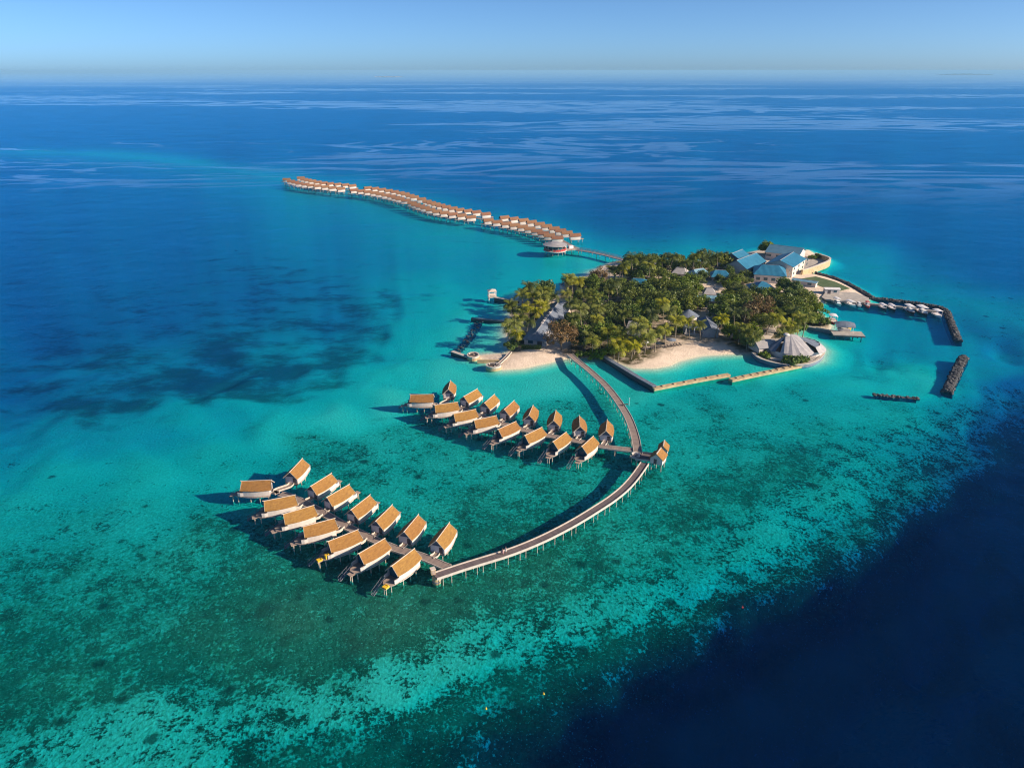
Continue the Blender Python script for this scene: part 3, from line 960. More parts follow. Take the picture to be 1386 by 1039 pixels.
proto = None
GROUPV = {'front': 'thatched villas along the front boardwalk', 'middle': 'thatched villas along the middle boardwalk'}
villas = {}
for key in ('front', 'middle'):
    for row in ('near', 'far'):
        n = len(RIDGE[key][row])
        for i, (a, b) in enumerate(RIDGE[key][row]):
            A, Bv = at(*a, 5.95), at(*b, 5.95)
            c = (A + Bv) / 2
            ang = math.atan2((Bv - A).y, (Bv - A).x)
            if row == 'near':
                ang += math.pi
            side = 'camera side' if row == 'near' else 'island side'
            extra = ''
            lab = f"thatched villa, {ordw(i)} from the jetty on the {side} of the {key} boardwalk"
            if i == n - 1:
                lab = f"thatched villa at the far tip of the {key} boardwalk, " + ('ridge lying crosswise' if row == 'near' else 'gable end to the boardwalk')
            if proto is None:
                proto = thing('overwater_villa', lab, 'villa', (0, 0, 0), 0, GROUPV[key])
                villa_parts(proto)
                v = proto
            else:
                v = dup(proto, (0, 0, 0), 0, lab, group=GROUPV[key], skip=('stairs',) if row == 'far' else ())
            v.location = (c.x, c.y, 0)
            v.rotation_euler = (0, 0, ang)
            villas[key, row, i] = v
            # gangway from the door to the boardwalk
            ca, sa = math.cos(ang), math.sin(ang)
            door = Vector((c.x - ca * VL, c.y - sa * VL, 2.3))
            q = closest(walkpts[key], door)
            if i == n - 1 and row == 'far':
                pl = smooth_line([door, door + Vector((-ca * 1.6, -sa * 1.6, 0)), q + Vector((-1.6, 1.6, 0)), q + Vector((-.8, .3, 0))], .6)
            else:
                mid = door + Vector((-ca * 1.0, -sa * 1.0, 0))
                pl = smooth_line([door, mid, q + (door - q).normalized() * .9], .6)
            def loc(p):
                d = p - Vector((c.x, c.y, 0))
                return Vector((d.x * ca + d.y * sa, -d.x * sa + d.y * ca, d.z))
            lp = [loc(p) for p in pl]
            m = MB()
            L = ribbon(m, lp, (-.6, .6), 2.1, 2.29)
            g_ = m.build('gangway', M['plank'], v)
            along(g_, L)
            g_['own'] = 1
            m = MB()
            for s in (-1, 1):
                ribbon(m, lp, (s * .6, s * .72), 2.0, 2.75 if s > 0 else 2.5)
            e_ = m.build('gangway_edge', M['rail'], v)
            e_['own'] = 1

# yellow sun pads lying on two decks
for (key, i), spots in {('front', 0): [((6.7, .35), (1.3, 1.35), 2.12, 'square yellow sun pad on the landing of the front villa nearest the jetty')],
                        ('front', 2): [((6.7, .35), (1.35, 1.2), 2.12, 'square yellow sun pad on the landing of the third front villa'),
                                       ((5.0, .95), (1.0, .9), 2.42, 'upright yellow lounge cushion on the deck of the third front villa')]}.items():
    v = villas[key, 'near', i]
    ca, sa = math.cos(v.rotation_euler.z), math.sin(v.rotation_euler.z)
    for (x, y), (sx, sy), z, lab in spots:
        t = thing('sun_pad', lab, 'cushion', (v.location.x + x * ca - y * sa, v.location.y + x * sa + y * ca, z), v.rotation_euler.z, 'yellow sun pads')
        m = MB()
        hh = .9 if z > 2.3 else .22
        m.box((0, 0, hh / 2), (sx, sy, hh), 0, .93)
        m.build('mattress', M['yellow'], t)
        m = MB()
        m.box((-sx * .36, 0, hh + .07), (sx * .2, sy * .8, .16), 0, .85)
        m.build('headrest', M['yellow'], t)

# ---------------------------------------------------------------- the long far row
FARF = [[388.3, 245.2], [394.4, 247.8], [400, 249.2], [405.6, 250.8], [413.6, 252], [421.1, 253.3], [430, 254.2], [440.4, 255.3], [450.2, 256.7], [461.5, 258],
        [479.3, 259.8], [489.1, 261], [498, 262.2], [506.9, 263.5], [514.4, 265.1], [522.4, 266.9], [529.9, 268.3], [536, 270.2], [541.5, 271.9], [549.1, 274],
        [558, 277.5], [563.2, 280], [569, 282], [575.4, 284.1], [582.9, 286.6], [591.8, 289.2], [601.6, 291.1], [612.9, 293], [624.5, 294.8], [637.2, 296.9],
        [661.1, 301.1], [672.9, 303.5], [685, 305.8], [696.3, 308], [707.1, 310.2], [716.9, 312.8], [726.3, 315.8], [735.2, 318.9], [743.5, 322.1], [753.9, 325.2]]
FARB = [[407.5, 243.1], [412, 245.2], [417, 246.4], [423, 247.6], [430.5, 249], [438.5, 250.2], [446.9, 251.1], [457.2, 252], [467.6, 252.8],
        [476.9, 253.9], [498, 256.9], [507.8, 257.8], [517.2, 259.2], [526.1, 260.8], [534.1, 262.2], [542.1, 263.9], [548.6, 265.4], [555.2, 267.6], [561, 269.4], [570.7, 272.2],
        [578.2, 275.6], [584, 277.5], [590, 279.4], [596.5, 281.1], [604, 283], [612.9, 285], [622.2, 287], [633, 288.5], [644.7, 290], [657.4, 292.7],
        [682.7, 297.4], [695.4, 299.2], [708.5, 301.3], [719.3, 303.7], [730, 306.3], [739.5, 309.3], [749.8, 312.5], [758.5, 315.4], [767, 318.3], [778.1, 321.8]]
FARW = [(384, 247), (407, 249.5), (440, 255), (478, 259.5), (515, 265), (545, 271), (565, 277.5), (592, 286.5), (630, 294), (660, 299.5), (700, 307), (728, 314.5), (752, 323), (768, 331), (779, 337.5)]
fw = [at(x, y - 1.5, 2.3) for x, y in FARW]
boardwalk('boardwalk', 'very long timber boardwalk between the two far rows of villas', 'boardwalk', None, 2.3, 2.4, M['plank'], M['rail'], .12, None, 9, .18, raw=fw)
fwalk = smooth_line(fw)
fproto = None
for row, lst in (('lagoon', FARF), ('ocean', FARB)):
    pts = [at(x, y, 3.2) for x, y in lst]
    n = len(pts)
    for i, p in enumerate(pts):
        k = n - 1 - i
        d = pts[min(n - 1, i + 1)] - pts[max(0, i - 1)]
        th = math.atan2(d.y, d.x) + math.pi / 2          # towards the open ocean
        first = i == 0 or (pts[i] - pts[i - 1]).length > 14
        ang = th - R(18)
        if row == 'lagoon':
            ang += math.pi - R(8)
        if i == 0 and row == 'lagoon':
            ang = math.pi
        lab = f"thatched villa, {ordw(k)} from the round restaurant on the {row} side of the long boardwalk"
        if fproto is None:
            fproto = thing('overwater_villa', lab, 'villa', (0, 0, 0), 0, 'villas along the long far boardwalk')
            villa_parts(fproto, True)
            v = fproto
        else:
            v = dup(fproto, (0, 0, 0), 0, lab, group='villas along the long far boardwalk')
        v.location = (p.x, p.y, 0)
        v.rotation_euler = (0, 0, ang)
        v.scale = (1.0, .92, 1.05)

# ---------------------------------------------------------------- jetties
J1 = [(771, 479), (780, 487), (791, 495.5), (804, 506.5), (818, 519.5), (830, 533.5), (841, 549), (850, 564), (856.5, 580), (860.5, 594), (862.5, 606), (864, 614)]
boardwalk('jetty', 'curved timber jetty from the beach to the villa junction', 'jetty', J1, 2.5, 2.35, M['plank'], M['rail'], .15, None, 2.8, .17, r=.11)
J2 = [(873, 626), (869, 632), (858, 647), (845.7, 660.5), (830, 673.5), (814.5, 684), (781, 704.7), (747, 722.9), (716, 737), (684.7, 748.8), (651, 759.2), (619.7, 769), (588.6, 779.5)]
boardwalk('jetty', 'long arc of dark timber jetty with pale edges in open lagoon', 'jetty', J2, 2.5, 2.15, M['darkplank'], M['rail'], .28, None, 2.8, .22, r=.11)

# junction platform with its seating circle
c = at(871, 619, 2.45)
t = thing('junction_platform', 'shaded timber platform where the two curved jetties meet', 'platform', (c.x, c.y, 0), R(-8))
m = MB()
m.box((.9, .6, 2.3), (6.6, 4.6, .25))
m.build('deck', M['darkplank'], t)
along(t.children[0], [v.co.x for v in t.children[0].data.vertices])
m = MB()
m.box((.9, -1.9, 2.62), (6.8, .22, .5))
m.box((.9, 3.1, 2.55), (6.8, .2, .4))
m.build('edge_beam', M['rail'], t)
for x in (-2, .9, 3.8):
    for y in (-1.5, 2.6):
        m = MB()
        m.tube((x, y, -3), (x, y, 2.2), .16, 6)
        m.build('post', M['post'], t)
c = at(860, 617, 2.4)
t = thing('seating_circle', 'small round deck with white curved bench at the jetty junction', 'bench', (c.x, c.y, 0), 0)
m = MB()
m.lathe([(0, 2.45), (1.5, 2.45), (1.5, 2.15), (0, 2.15)], 20)
m.build('deck', M['concrete'], t)
m = MB()
m.lathe([(1.0, 2.46), (1.0, 3.05), (1.35, 3.15), (1.35, 2.46)], 16, a0=R(-70), a1=R(150))
m.build('bench', M['white_wall'], t)
m = MB()
m.lathe([(.0, 2.46), (.3, 2.46), (.34, 2.9), (0, 2.95)], 12)
m.build('table', M['stair'], t)
for a in (45, 165, 285):
    m = MB()
    m.tube((1.1 * math.cos(R(a)), 1.1 * math.sin(R(a)), -3), (1.1 * math.cos(R(a)), 1.1 * math.sin(R(a)), 2.2), .13, 6)
    m.build('post', M['post'], t)

# caisson under the jetty end and the box on it
c = at(591, 788, 0)
t = thing('mooring_caisson', 'round sand coloured concrete caisson under the tip of the arc jetty', 'caisson', (c.x, c.y, 0))
m = MB()
m.lathe([(0, -2), (1.0, -2), (1.0, 1.5), (.8, 1.95), (0, 2.05)], 20)
m.build('drum', M['sandstone'], t, True)
m = MB()
m.lathe([(1.0, .45), (1.08, .45), (1.08, .75), (1.0, .75)], 20)
m.build('collar', M['stair'], t, True)
c = at(586, 776, 2.5)
t = thing('timber_cabinet', 'timber cabinet standing on the tip of the arc jetty', 'cabinet', (c.x, c.y, 2.5), R(25))
m = MB()
m.box((0, 0, .7), (1.0, 1.0, 1.4))
m.build('body', M['sandstone'], t)
m = MB()
m.box((0, 0, 1.45), (1.2, 1.2, .1))
m.build('lid', M['pale_trim'], t)
m = MB()
m.box((0, -.52, .65), (.7, .06, 1.1))
m.build('door', M['deck'], t)


def gable_house(name, label, cat, c, rz, L, W, he, hr, roofm, wallm, base=0.0, over=.5, posts=None, group=None, doors=(), hip=0.0):
    t = thing(name, label, cat, (c[0], c[1], base), rz, group)
    l, w_ = L / 2, W / 2
    m = MB()
    m.add([(-l, -w_, 0), (l, -w_, 0), (l, w_, 0), (-l, w_, 0), (-l, -w_, he), (l, -w_, he), (l, w_, he), (-l, w_, he), (-l + hip * .9, 0, hr - .1), (l - hip * .9, 0, hr - .1)],
          [(0, 1, 5, 4), (2, 3, 7, 6), (1, 2, 6, 9, 5), (3, 0, 4, 8, 7), (4, 5, 9, 8), (6, 7, 8, 9)])
    m.build('wall', wallm, t)
    m = MB()
    k = over * (hr - he) / w_
    xs = [-l - over + (2 * l + 2 * over) * i / 8 for i in range(9)]
    for s in (-1, 1):
        rows = []
        for q in (0, .5, 1):
            ll = l + over - hip * (1 - q)
            row = [(-ll + 2 * ll * i / 8, s * (w_ + over) * q, hr + (he - k - hr) * q + .12) for i in range(9)]
            rows.append(row if s > 0 else row[::-1])
        m.slab(rows, .14)
    if hip:
        for s in (-1, 1):
            xx, zz = l + over, he - k + .12
            a, b, c_ = (s * (l + over - hip), 0, hr + .12), (s * xx, -s * (w_ + over), zz), (s * xx, s * (w_ + over), zz)
            m.add([a, b, c_] + [(p[0], p[1], p[2] - .14) for p in (a, b, c_)], [(0, 1, 2), (5, 4, 3), (1, 4, 5, 2)])
    m.build('roof', roofm, t)
    m = MB()
    m.beam((-l - over + hip, 0, hr + .17), (l + over - hip, 0, hr + .17), .3, .14)
    m.build('ridge_cap', M['steel'] if roofm not in (M['thatch'],) else M['pale_trim'], t)
    for (x, y, ww, hh, z, kind) in doors:
        m = MB()
        if abs(y) > .5 and abs(abs(y) - w_) < .3:
            m.box((x, math.copysign(w_ + .03, y), z + hh / 2), (ww, .1, hh))
        else:
            m.box((math.copysign(l + .03, x), y, z + hh / 2), (.1, ww, hh))
        m.build(kind, M['door'] if kind == 'door' else M['glass'], t)
    for x, y in posts or ():
        m = MB()
        m.tube((x, y, -base - 3), (x, y, .0), .14, 6)
        m.build('post', M['post'], t)
    return t


# arrival pavilions at the junction
pA, pB = at(886.5, 616.5, 5.6), at(894.8, 610.0, 5.6)
c = at(893, 622, 3.4)
gable_house('arrival_pavilion', 'thatched pavilion on stilts with grey gable beside the jetty junction', 'pavilion', (c.x - .3, c.y + .9), R(62), 3.8, 3.7, 2.0, 3.5, M['thatch'], M['white_wall'], 2.3, .4,
            [(x, y) for x in (-1.6, 1.6) for y in (-1.5, 1.5)], doors=[(-1.9, .3, .9, 1.7, 0, 'door')])
c = at(897, 610, 3.4)
gable_house('arrival_pavilion', 'smaller thatched pavilion standing behind the junction pavilion', 'pavilion', (c.x + .3, c.y + .6), R(74), 3.6, 2.6, 2.1, 3.3, M['thatch'], M['white_wall'], 2.3, .4,
            [(x, y) for x in (-1.4, 1.4) for y in (-1.0, 1.0)], doors=[(-1.8, .2, .8, 1.7, 0, 'door')])

# north jetty with its blue railing
NJ = [(781, 338), (795, 340), (815, 344), (835, 349), (856, 354.5), (868, 357)]
t, pts = boardwalk('jetty', 'low jetty with blue grey railing from the island to the round restaurant', 'jetty', NJ, 2.4, 3.4, M['plank'], None, 0, None, 7.0)
off = Vector((pts[0].x, pts[0].y, 0))
lp = [p - off for p in pts]
for s in (-1, 1):
    m = MB()
    ribbon(m, lp, (s * 1.6, s * 1.72), 3.55, 3.75)
    ribbon(m, lp, (s * 1.6, s * 1.72), 2.9, 3.05)
    ribbon(m, lp, (s * 1.6, s * 1.76), 1.9, 2.42)
    for i in range(0, len(lp), 2):
        d = (lp[min(i + 1, len(lp) - 1)] - lp[max(i - 1, 0)]).normalized()
        q = lp[i] + Vector((d.y, -d.x, 0)) * 1.66 * s
        m.box((q.x, q.y, 3.0), (.16, .16, 1.4))
    m.build('railing', M['bluerail'], t)

# round overwater restaurant
c = at(751, 343.5, 0)
t = thing('round_restaurant', 'round overwater restaurant with grey disc roof and red balustrade', 'restaurant', (c.x, c.y, 0))
m = MB()
m.lathe([(0, 2.1), (7.4, 2.1), (7.6, 2.3), (7.6, 2.7), (0, 2.75)], 40)
m.build('floor', M['white_wall'], t)
m = MB()
m.lathe([(0, 7.6), (3, 7.45), (7.9, 6.2), (7.9, 5.95), (0, 6.4)], 40)
m.build('roof', M['steel'], t)
m = MB()
for k in range(26):
    if k % 13 == 5:
        continue
    a = 2 * math.pi * k / 26
    m.box((7.1 * math.cos(a), 7.1 * math.sin(a), 3.4), (.12, 1.45, 1.15), a)
m.build('balustrade', M['red'], t)
m = MB()
m.lathe([(0, 2.7), (4.6, 2.7), (4.6, 6.3), (0, 6.3)], 24)
m.build('glass_core', M['glass'], t)
for k in range(12):
    a = 2 * math.pi * (k + .5) / 12
    m = MB()
    m.tube((6.6 * math.cos(a), 6.6 * math.sin(a), -3), (6.6 * math.cos(a), 6.6 * math.sin(a), 6.4), .16, 6)
    m.build('post', M['post'], t)
c = at(771, 337, 2.3)
t = thing('service_deck', 'cluttered timber deck joining the round restaurant to the boardwalk', 'deck', (c.x, c.y, 0), R(25))
m = MB()
m.box((0, 0, 2.3), (11, 7, .3))
m.box((-6.5, -2.5, 2.3), (5, 2.4, .3))
m.build('deck', M['deck'], t)
m = MB()
m.box((1.5, 1.5, 3.3), (3.0, 2.4, 1.8))
m.box((-2.5, 2.4, 3.0), (2.0, 1.6, 1.2))
m.build('store_box', M['panel'], t)
m = MB()
for x, y, l_, rz in ((0, -3.4, 11, 0), (5.4, 0, 7, math.pi / 2)):
    m.box((x, y, 3.3), (l_, .1, .1), rz)
    m.box((x, y, 2.85), (l_, .1, .1), rz)
m.build('railing', M['rail'], t)
for x in (-5, 0, 5):
    for y in (-3, 3):
        m = MB()
        m.tube((x, y, -3), (x, y, 2.2), .18, 6)
        m.build('post', M['post'], t)
# ---------------------------------------------------------------- walls, groynes, breakwaters
def rock_mesh(m, c, s, rng):
    q = []
    for (x, y, z) in ((-1, -1, -1), (1, -1, -1), (1, 1, -1), (-1, 1, -1), (-1, -1, 1), (1, -1, 1), (1, 1, 1), (-1, 1, 1)):
        k = .5 * s * (.75 if z > 0 else 1)
        q.append(Vector((x * k * rng.uniform(.6, 1.15), y * k * rng.uniform(.6, 1.15), z * k * rng.uniform(.5, .9))))
    a = rng.uniform(0, 6.28)
    ca, sa = math.cos(a), math.sin(a)
    m.add([(c[0] + v.x * ca - v.y * sa, c[1] + v.x * sa + v.y * ca, c[2] + v.z) for v in q],
          [(3, 2, 1, 0), (4, 5, 6, 7), (0, 1, 5, 4), (1, 2, 6, 5), (2, 3, 7, 6), (3, 0, 4, 7)])


def breakwater(label, px, width, top, mat='rock', cat='breakwater', seed=1, name='rock_breakwater'):
    rng = random.Random(seed)
    pts = smooth_line([at(p[0], p[1], 0) for p in px], 1.2)
    off = pts[0].copy()
    lp = [p - off for p in pts]
    m = MB()
    n = len(lp)
    for i, p in enumerate(lp):
        d = (lp[min(n - 1, i + 1)] - lp[max(0, i - 1)]).normalized()
        s = Vector((d.y, -d.x, 0))
        k = max(3, int(width / .75))
        for j in range(k):
            q = (j + rng.uniform(.1, .9)) / k * 2 - 1
            h = top * (1 - abs(q) ** 2.4 * .9) + rng.uniform(-.2, .15)
            c = p + s * q * width / 2 + d * rng.uniform(-.6, .6)
            rock_mesh(m, (c.x, c.y, h - .4), rng.uniform(.8, 1.35), rng)
    # core
    vs, fs = [], []
    for i, p in enumerate(lp):
        d = (lp[min(n - 1, i + 1)] - lp[max(0, i - 1)]).normalized()
        s = Vector((d.y, -d.x, 0))
        for q, z in ((-.62, -3.5), (-.36, top - .55), (.36, top - .55), (.62, -3.5)):
            c = p + s * q * width
            vs.append((c.x, c.y, z))
    for i in range(n - 1):
        for j in range(3):
            fs.append((i * 4 + j, i * 4 + 4 + j, i * 4 + 5 + j, i * 4 + 1 + j))
    fs += [(0, 1, 2, 3), tuple(4 * (n - 1) + j for j in (3, 2, 1, 0))]
    m.add(vs, fs)
    o = m.build(name, M[mat], None)
    o.location = off
    return tag(o, label, cat)


def sea_wall(name, label, cat, px, width, top, mat, capm=None, z0=-3.5, blocks=0):
    pts = smooth_line([at(p[0], p[1], top) for p in px], 1.5)
    off = Vector((pts[0].x, pts[0].y, 0))
    lp = [p - off for p in pts]
    m = MB()
    ribbon(m, lp, (-width / 2, width / 2), z0, top - (.22 if capm else 0))
    if not capm:
        o = m.build(name, mat, None)
        o.location = off
        return tag(o, label, cat)
    t = thing(name, label, cat, off)
    m.build('wall', mat, t)
    m = MB()
    ribbon(m, lp, (-width / 2 - .12, width / 2 + .12), top - .22, top)
    if blocks:
        acc = 0
        rng = random.Random(3)
        for a, b in zip(lp, lp[1:]):
            acc += (b - a).length
            if acc > blocks:
                acc = 0
                q = (a + b) / 2
                m.box((q.x + rng.uniform(-.1, .1), q.y, top + .1), (1.0, width * .55, .35), math.atan2((b - a).y, (b - a).x))
    m.build('coping', capm, t)
    return t


breakwater('dark rubble breakwater curving round the far side of the harbour', [(1179, 404), (1200, 406.5), (1225, 409), (1250, 413), (1272, 417), (1281, 422), (1286, 434), (1291, 447), (1297, 461)], 3.4, 1.3, seed=2)
breakwater('detached straight rubble breakwater lying right of the harbour mouth', [(1304, 484), (1297, 498), (1289, 515), (1282, 531)], 3.8, 1.4, seed=3)
breakwater('low dark rubble bar awash below the harbour mouth', [(1185, 534), (1203, 536), (1222, 537.5), (1240, 539)], 2.2, .6, seed=4)
breakwater('submerged rubble arm closing the pool west of the island', [(651, 431), (646, 440), (639, 452), (630, 464), (618, 476)], 3.6, .12, seed=5)
breakwater('dark rubble shore revetment behind the harbour apron', [(1104, 371), (1122, 375.5), (1142, 382.5), (1163, 393.5), (1180, 404)], 2.8, 1.6, seed=6)
sea_wall('harbour_walkway', 'pale concrete walkway along the foot of the harbour breakwater', 'walkway', [(1120, 404.5), (1150, 407.5), (1180, 410.5), (1210, 413.5), (1240, 417.5), (1268, 421)], 1.3, 1.0, M['concrete'], M['concrete'])
sea_wall('groyne', 'straight dark groyne at the left edge of the main beach', 'groyne', [(816, 481), (838, 494), (862, 508.5), (886, 522)], 1.7, 1.7, M['boat_dark'], M['slate'])
sea_wall('groyne', 'sand topped groyne left of the gap below the main beach', 'groyne', [(884, 525), (920, 518), (955, 511.5), (987, 506)], 1.9, .9, M['sandstone'], M['sandstone'], blocks=4)
sea_wall('groyne', 'sand topped groyne running from the gap to the shell roofed house', 'groyne', [(989, 513), (1025, 505.5), (1060, 498.5), (1096, 491)], 2.2, .9, M['sandstone'], M['sandstone'], blocks=3)
sea_wall('groyne', 'dark straight groyne shadowed across the western pool', 'groyne', [(638, 430), (655, 431.5), (672, 433), (690, 434.5)], 1.2, 1.0, M['boat_dark'], M['slate'])
sea_wall('groyne', 'pale topped short groyne at the outer corner of the west beach', 'groyne', [(612, 475), (622, 478.5), (634, 482.5)], 1.5, 1.1, M['boat_dark'], M['rail'])
sea_wall('groyne', 'low sandy groyne crossing the west beach to the small path', 'groyne', [(646, 487), (662, 487), (679, 487)], .9, 1.2, M['sandstone'], M['sandstone'])
sea_wall('pier', 'short white topped pier leading to the west shore pavilion', 'pier', [(670, 402), (684, 404.5), (702, 407)], 1.5, 1.7, M['boat_dark'], M['rail'])
sea_wall('sea_wall', 'curved sea wall round the terrace of the shell roofed house', 'sea wall', [(1019, 476), (1027, 483), (1040, 488), (1056, 491.5), (1075, 493), (1095, 491), (1108, 485), (1115, 476), (1112, 468)], 1.0, 1.5, M['slate'], M['rail'])
sea_wall('sea_wall', 'pale beige sea wall of the walled yard behind the blue roofed sheds', 'sea wall', [(1086, 365), (1098, 361.5), (1110, 357), (1121, 352.5), (1122.5, 348), (1104, 342)], .9, 4.2, M['sandstone'], M['pale_trim'])
sea_wall('sea_wall', 'low dark quay wall between the east wood and the boat deck', 'sea wall', [(1092, 441), (1108, 444), (1127, 447.5)], 1.2, 1.4, M['slate'], M['concrete'])
sea_wall('quay', 'beige concrete quay under the trees in the harbour corner', 'quay', [(1092, 411), (1104, 411), (1114, 411.5)], 5.5, 1.2, M['sandstone'], M['pale_trim'])

# harbour apron, paths
def sheet(name, px, z, mat, label=None):
    poly = [at(p[0], p[1], z) for p in px]
    m = MB()
    m.prism([(p.x, p.y) for p in poly], z - .6, z)
    o = m.build(name, mat)
    o['kind'] = 'structure'
    return o


sheet('apron', [(1112, 402), (1118, 405.5), (1150, 408), (1177, 409.5), (1176, 403), (1158, 396), (1136, 395), (1116, 397)], 1.32, M['concrete'])
sheet('lawn', [(1084, 377), (1104, 374), (1130, 381), (1150, 390), (1136, 394), (1112, 388)], 1.33, M['lawn'])
sheet('terrace', [(1024, 476), (1034, 482), (1048, 487), (1075, 490), (1098, 488), (1110, 481), (1113, 472), (1102, 464), (1080, 459), (1060, 457), (1040, 458), (1028, 466)], 1.34, M['concrete'])
sheet('sand_path', [(1028, 459), (1040, 462), (1050, 447), (1054, 436), (1046, 434), (1042, 442)], 1.36, M['pale_trim'])
sheet('yard', [(1086, 365), (1119, 353), (1119, 349), (1102, 343.5), (1090, 350), (1080, 360)], 1.5, M['concrete'])

# ---------------------------------------------------------------- island buildings
def by_ridge(name, label, a, b, zr, W, he, roofm, wallm, over=.6, hip=0.0, doors=(), cat='building', base=1.2, group=None, ext=0.0):
    A, Bv = at(*a, zr + base), at(*b, zr + base)
    c = (A + Bv) / 2
    L = (Bv - A).length - 2 * over + 2 * hip + ext
    return gable_house(name, label, cat, c, math.atan2((Bv - A).y, (Bv - A).x), L, W, he, zr, roofm, wallm, base, over, None, group, doors, hip)


BR = M['blue_roof']
by_ridge('warehouse', 'long grey blue shed at the back shore with a white right end wall', (1041.8, 330.8), (1088, 336.3), 7.5, 17, 4.6, M['greyblue'], M['white_wall'],
         doors=[(9, -4, 3, 2.6, 0, 'door'), (-8, -8.5, 3, 1.4, 2, 'window'), (-2, -8.5, 3, 1.4, 2, 'window'), (4, -8.5, 3, 1.4, 2, 'window')])
by_ridge('warehouse', 'tall blue roofed shed with beige right wall beside the walled yard', (1055.9, 352.5), (1074, 341.2), 9.0, 15, 6.2, BR, M['pale_trim'],
         doors=[(x, -7.5, 2.2, 1.3, z, 'window') for x in (-18, -9, 0, 9, 18) for z in (1.2, 3.8)] + [(-20, 3, 3, 3, 0, 'door')])
by_ridge('warehouse', 'blue roofed shed with white right wall, left of the tall shed', (997, 352.5), (1024, 342.2), 8.5, 13, 4.6, BR, M['white_wall'],
         doors=[(x, -6.5, 2.4, 1.4, 1.6, 'window') for x in (-14, -5, 5, 14)] + [(-20, 2, 2, 2.4, 0, 'door')])
by_ridge('warehouse', 'small blue roofed shed with dark gable at the back left', (990.5, 343.3), (1005, 337.6), 8.0, 11, 5, BR, M['slate'],
         doors=[(-10, 1, 2, 2.5, 0, 'door'), (0, -5.5, 2.5, 1.3, 2, 'window')])
by_ridge('staff_hall', 'hipped blue roofed hall with pale porch in front of the sheds', (1032, 358), (1054, 359.5), 8.0, 19, 4.6, BR, M['white_wall'], hip=4.5,
         doors=[(x, -9.5, 2, 1.6, 1.4, 'window') for x in (-6, -2, 2, 6)] + [(9, -9.5, 1.6, 2.4, 0, 'door')])
c = at(1040, 377.5, 1.2)
gable_house('porch', 'low pale blue porch roof across the front of the hipped hall', 'porch', (c.x, c.y + 2), R(-3), 15.5, 4.5, 3.0, 3.7, M['paleblue_roof'], M['panel'], 1.2, .5,
            doors=[(-4, -2.2, 1.6, 2.0, .2, 'door'), (1, -2.2, 2.4, 1.4, .9, 'window'), (5, -2.2, 2.4, 1.4, .9, 'window')])
by_ridge('pyramid_house', 'blue pyramid roofed house half hidden below the hipped hall', (1031, 381), (1033.5, 381), 6.8, 13, 3.6, BR, M['white_wall'], hip=6.2, doors=[(2, -6.5, 2, 1.8, .4, 'window')])
c = at(1089.5, 380.5, 3.5)
gable_house('covered_walk', 'long low pale roofed covered walk beside the lawn', 'shelter', (c.x, c.y), math.atan2((at(1105, 382.5, 4) - at(1074, 378, 4)).y, (at(1105, 382.5, 4) - at(1074, 378, 4)).x), 12.5, 3.6, 2.6, 3.1, M['paleblue_roof'], M['white_wall'], 1.2, .5,
            doors=[(-3, -1.8, 1.4, 1.8, .2, 'door'), (3, -1.8, 2.2, 1.2, .9, 'window')])
c = at(1125.5, 392.5, 3.0)
gable_house('dock_shelter', 'white roofed shelter on the harbour apron', 'shelter', (c.x, c.y), R(-6), 7.4, 3.4, 2.6, 3.0, M['white'], M['white_wall'], 1.3, .4,
            doors=[(-1.5, -1.7, 1.4, 1.9, .1, 'door'), (1.5, -1.7, 1.6, 1.0, .9, 'window')])

# the long hall in the west palms
A, Bv = at(708, 463.5, 7.2), at(757, 408.5, 7.2)
A2 = at(720, 457, 7.2)
by_ridge('long_hall', 'very long hall with slate blue roof among the western palms', (726, 449), (757.5, 407), 5.6, 9.5, 3.0, M['slate'], M['white_wall'], hip=3.0, over=.8,
         doors=[(-24, -2, 2, 2.2, 0, 'door'), (-24, 2, 2.2, 1.4, .9, 'window')] + [(x, -4.75, 2, 1.4, 1, 'window') for x in (-18, -10, -2, 6, 14)])
hall = bpy.data.objects['long_hall']
for x in (-12, -8.5, -5, -1, 4, 10):
    m = MB()
    m.box((x, .3, 5.8), (1.6, 1.0, .4), 0, .8)
    m.build('roof_vent', M['white_wall'], hall)
c = at(737, 462.5, 1.2)
gable_house('beach_kiosk', 'small white kiosk on the west beach in front of the long hall', 'kiosk', (c.x, c.y), R(50), 6, 5, 2.7, 4.0, M['steel'], M['white_wall'], 1.2, .6,
            doors=[(-3, .6, 1.4, 1.9, 0, 'door'), (0, -2.5, 1.8, 1.1, .9, 'window')])

c = at(962, 407, 3.6)
gable_house('bungalow', 'pale blue roofed building in the clearing of the wood', 'building', (c.x, c.y + 1.5), R(-9), 12, 9, 3.2, 4.6, M['paleblue_roof'], M['white_wall'], 1.2, .6,
            doors=[(-3, -4.5, 1.6, 2, 0, 'door'), (1, -4.5, 2.4, 1.3, .9, 'window'), (4, -4.5, 1.8, 1.3, .9, 'window')])
by_ridge('small_hut', 'small grey hipped hut behind the pale blue roofed building', (957, 389.5), (964, 389.8), 5.0, 7, 2.8, M['steel'], M['white_wall'], hip=2.0, doors=[(0, -3.5, 1.6, 1.8, 0, 'door')])
by_ridge('small_hut', 'grey hipped hut in the trees near the north shore', (916, 361.5), (926, 362.3), 5.2, 8.5, 2.8, M['steel'], M['white_wall'], hip=2.2, doors=[(0, -4.2, 1.6, 1.8, 0, 'door')])
by_ridge('small_hut', 'flat grey roofed hut on the north shore behind the palms', (886, 355.5), (902, 356.5), 3.6, 6, 2.8, M['steel'], M['pale_trim'], doors=[(0, -3, 1.6, 1.8, 0, 'door')])
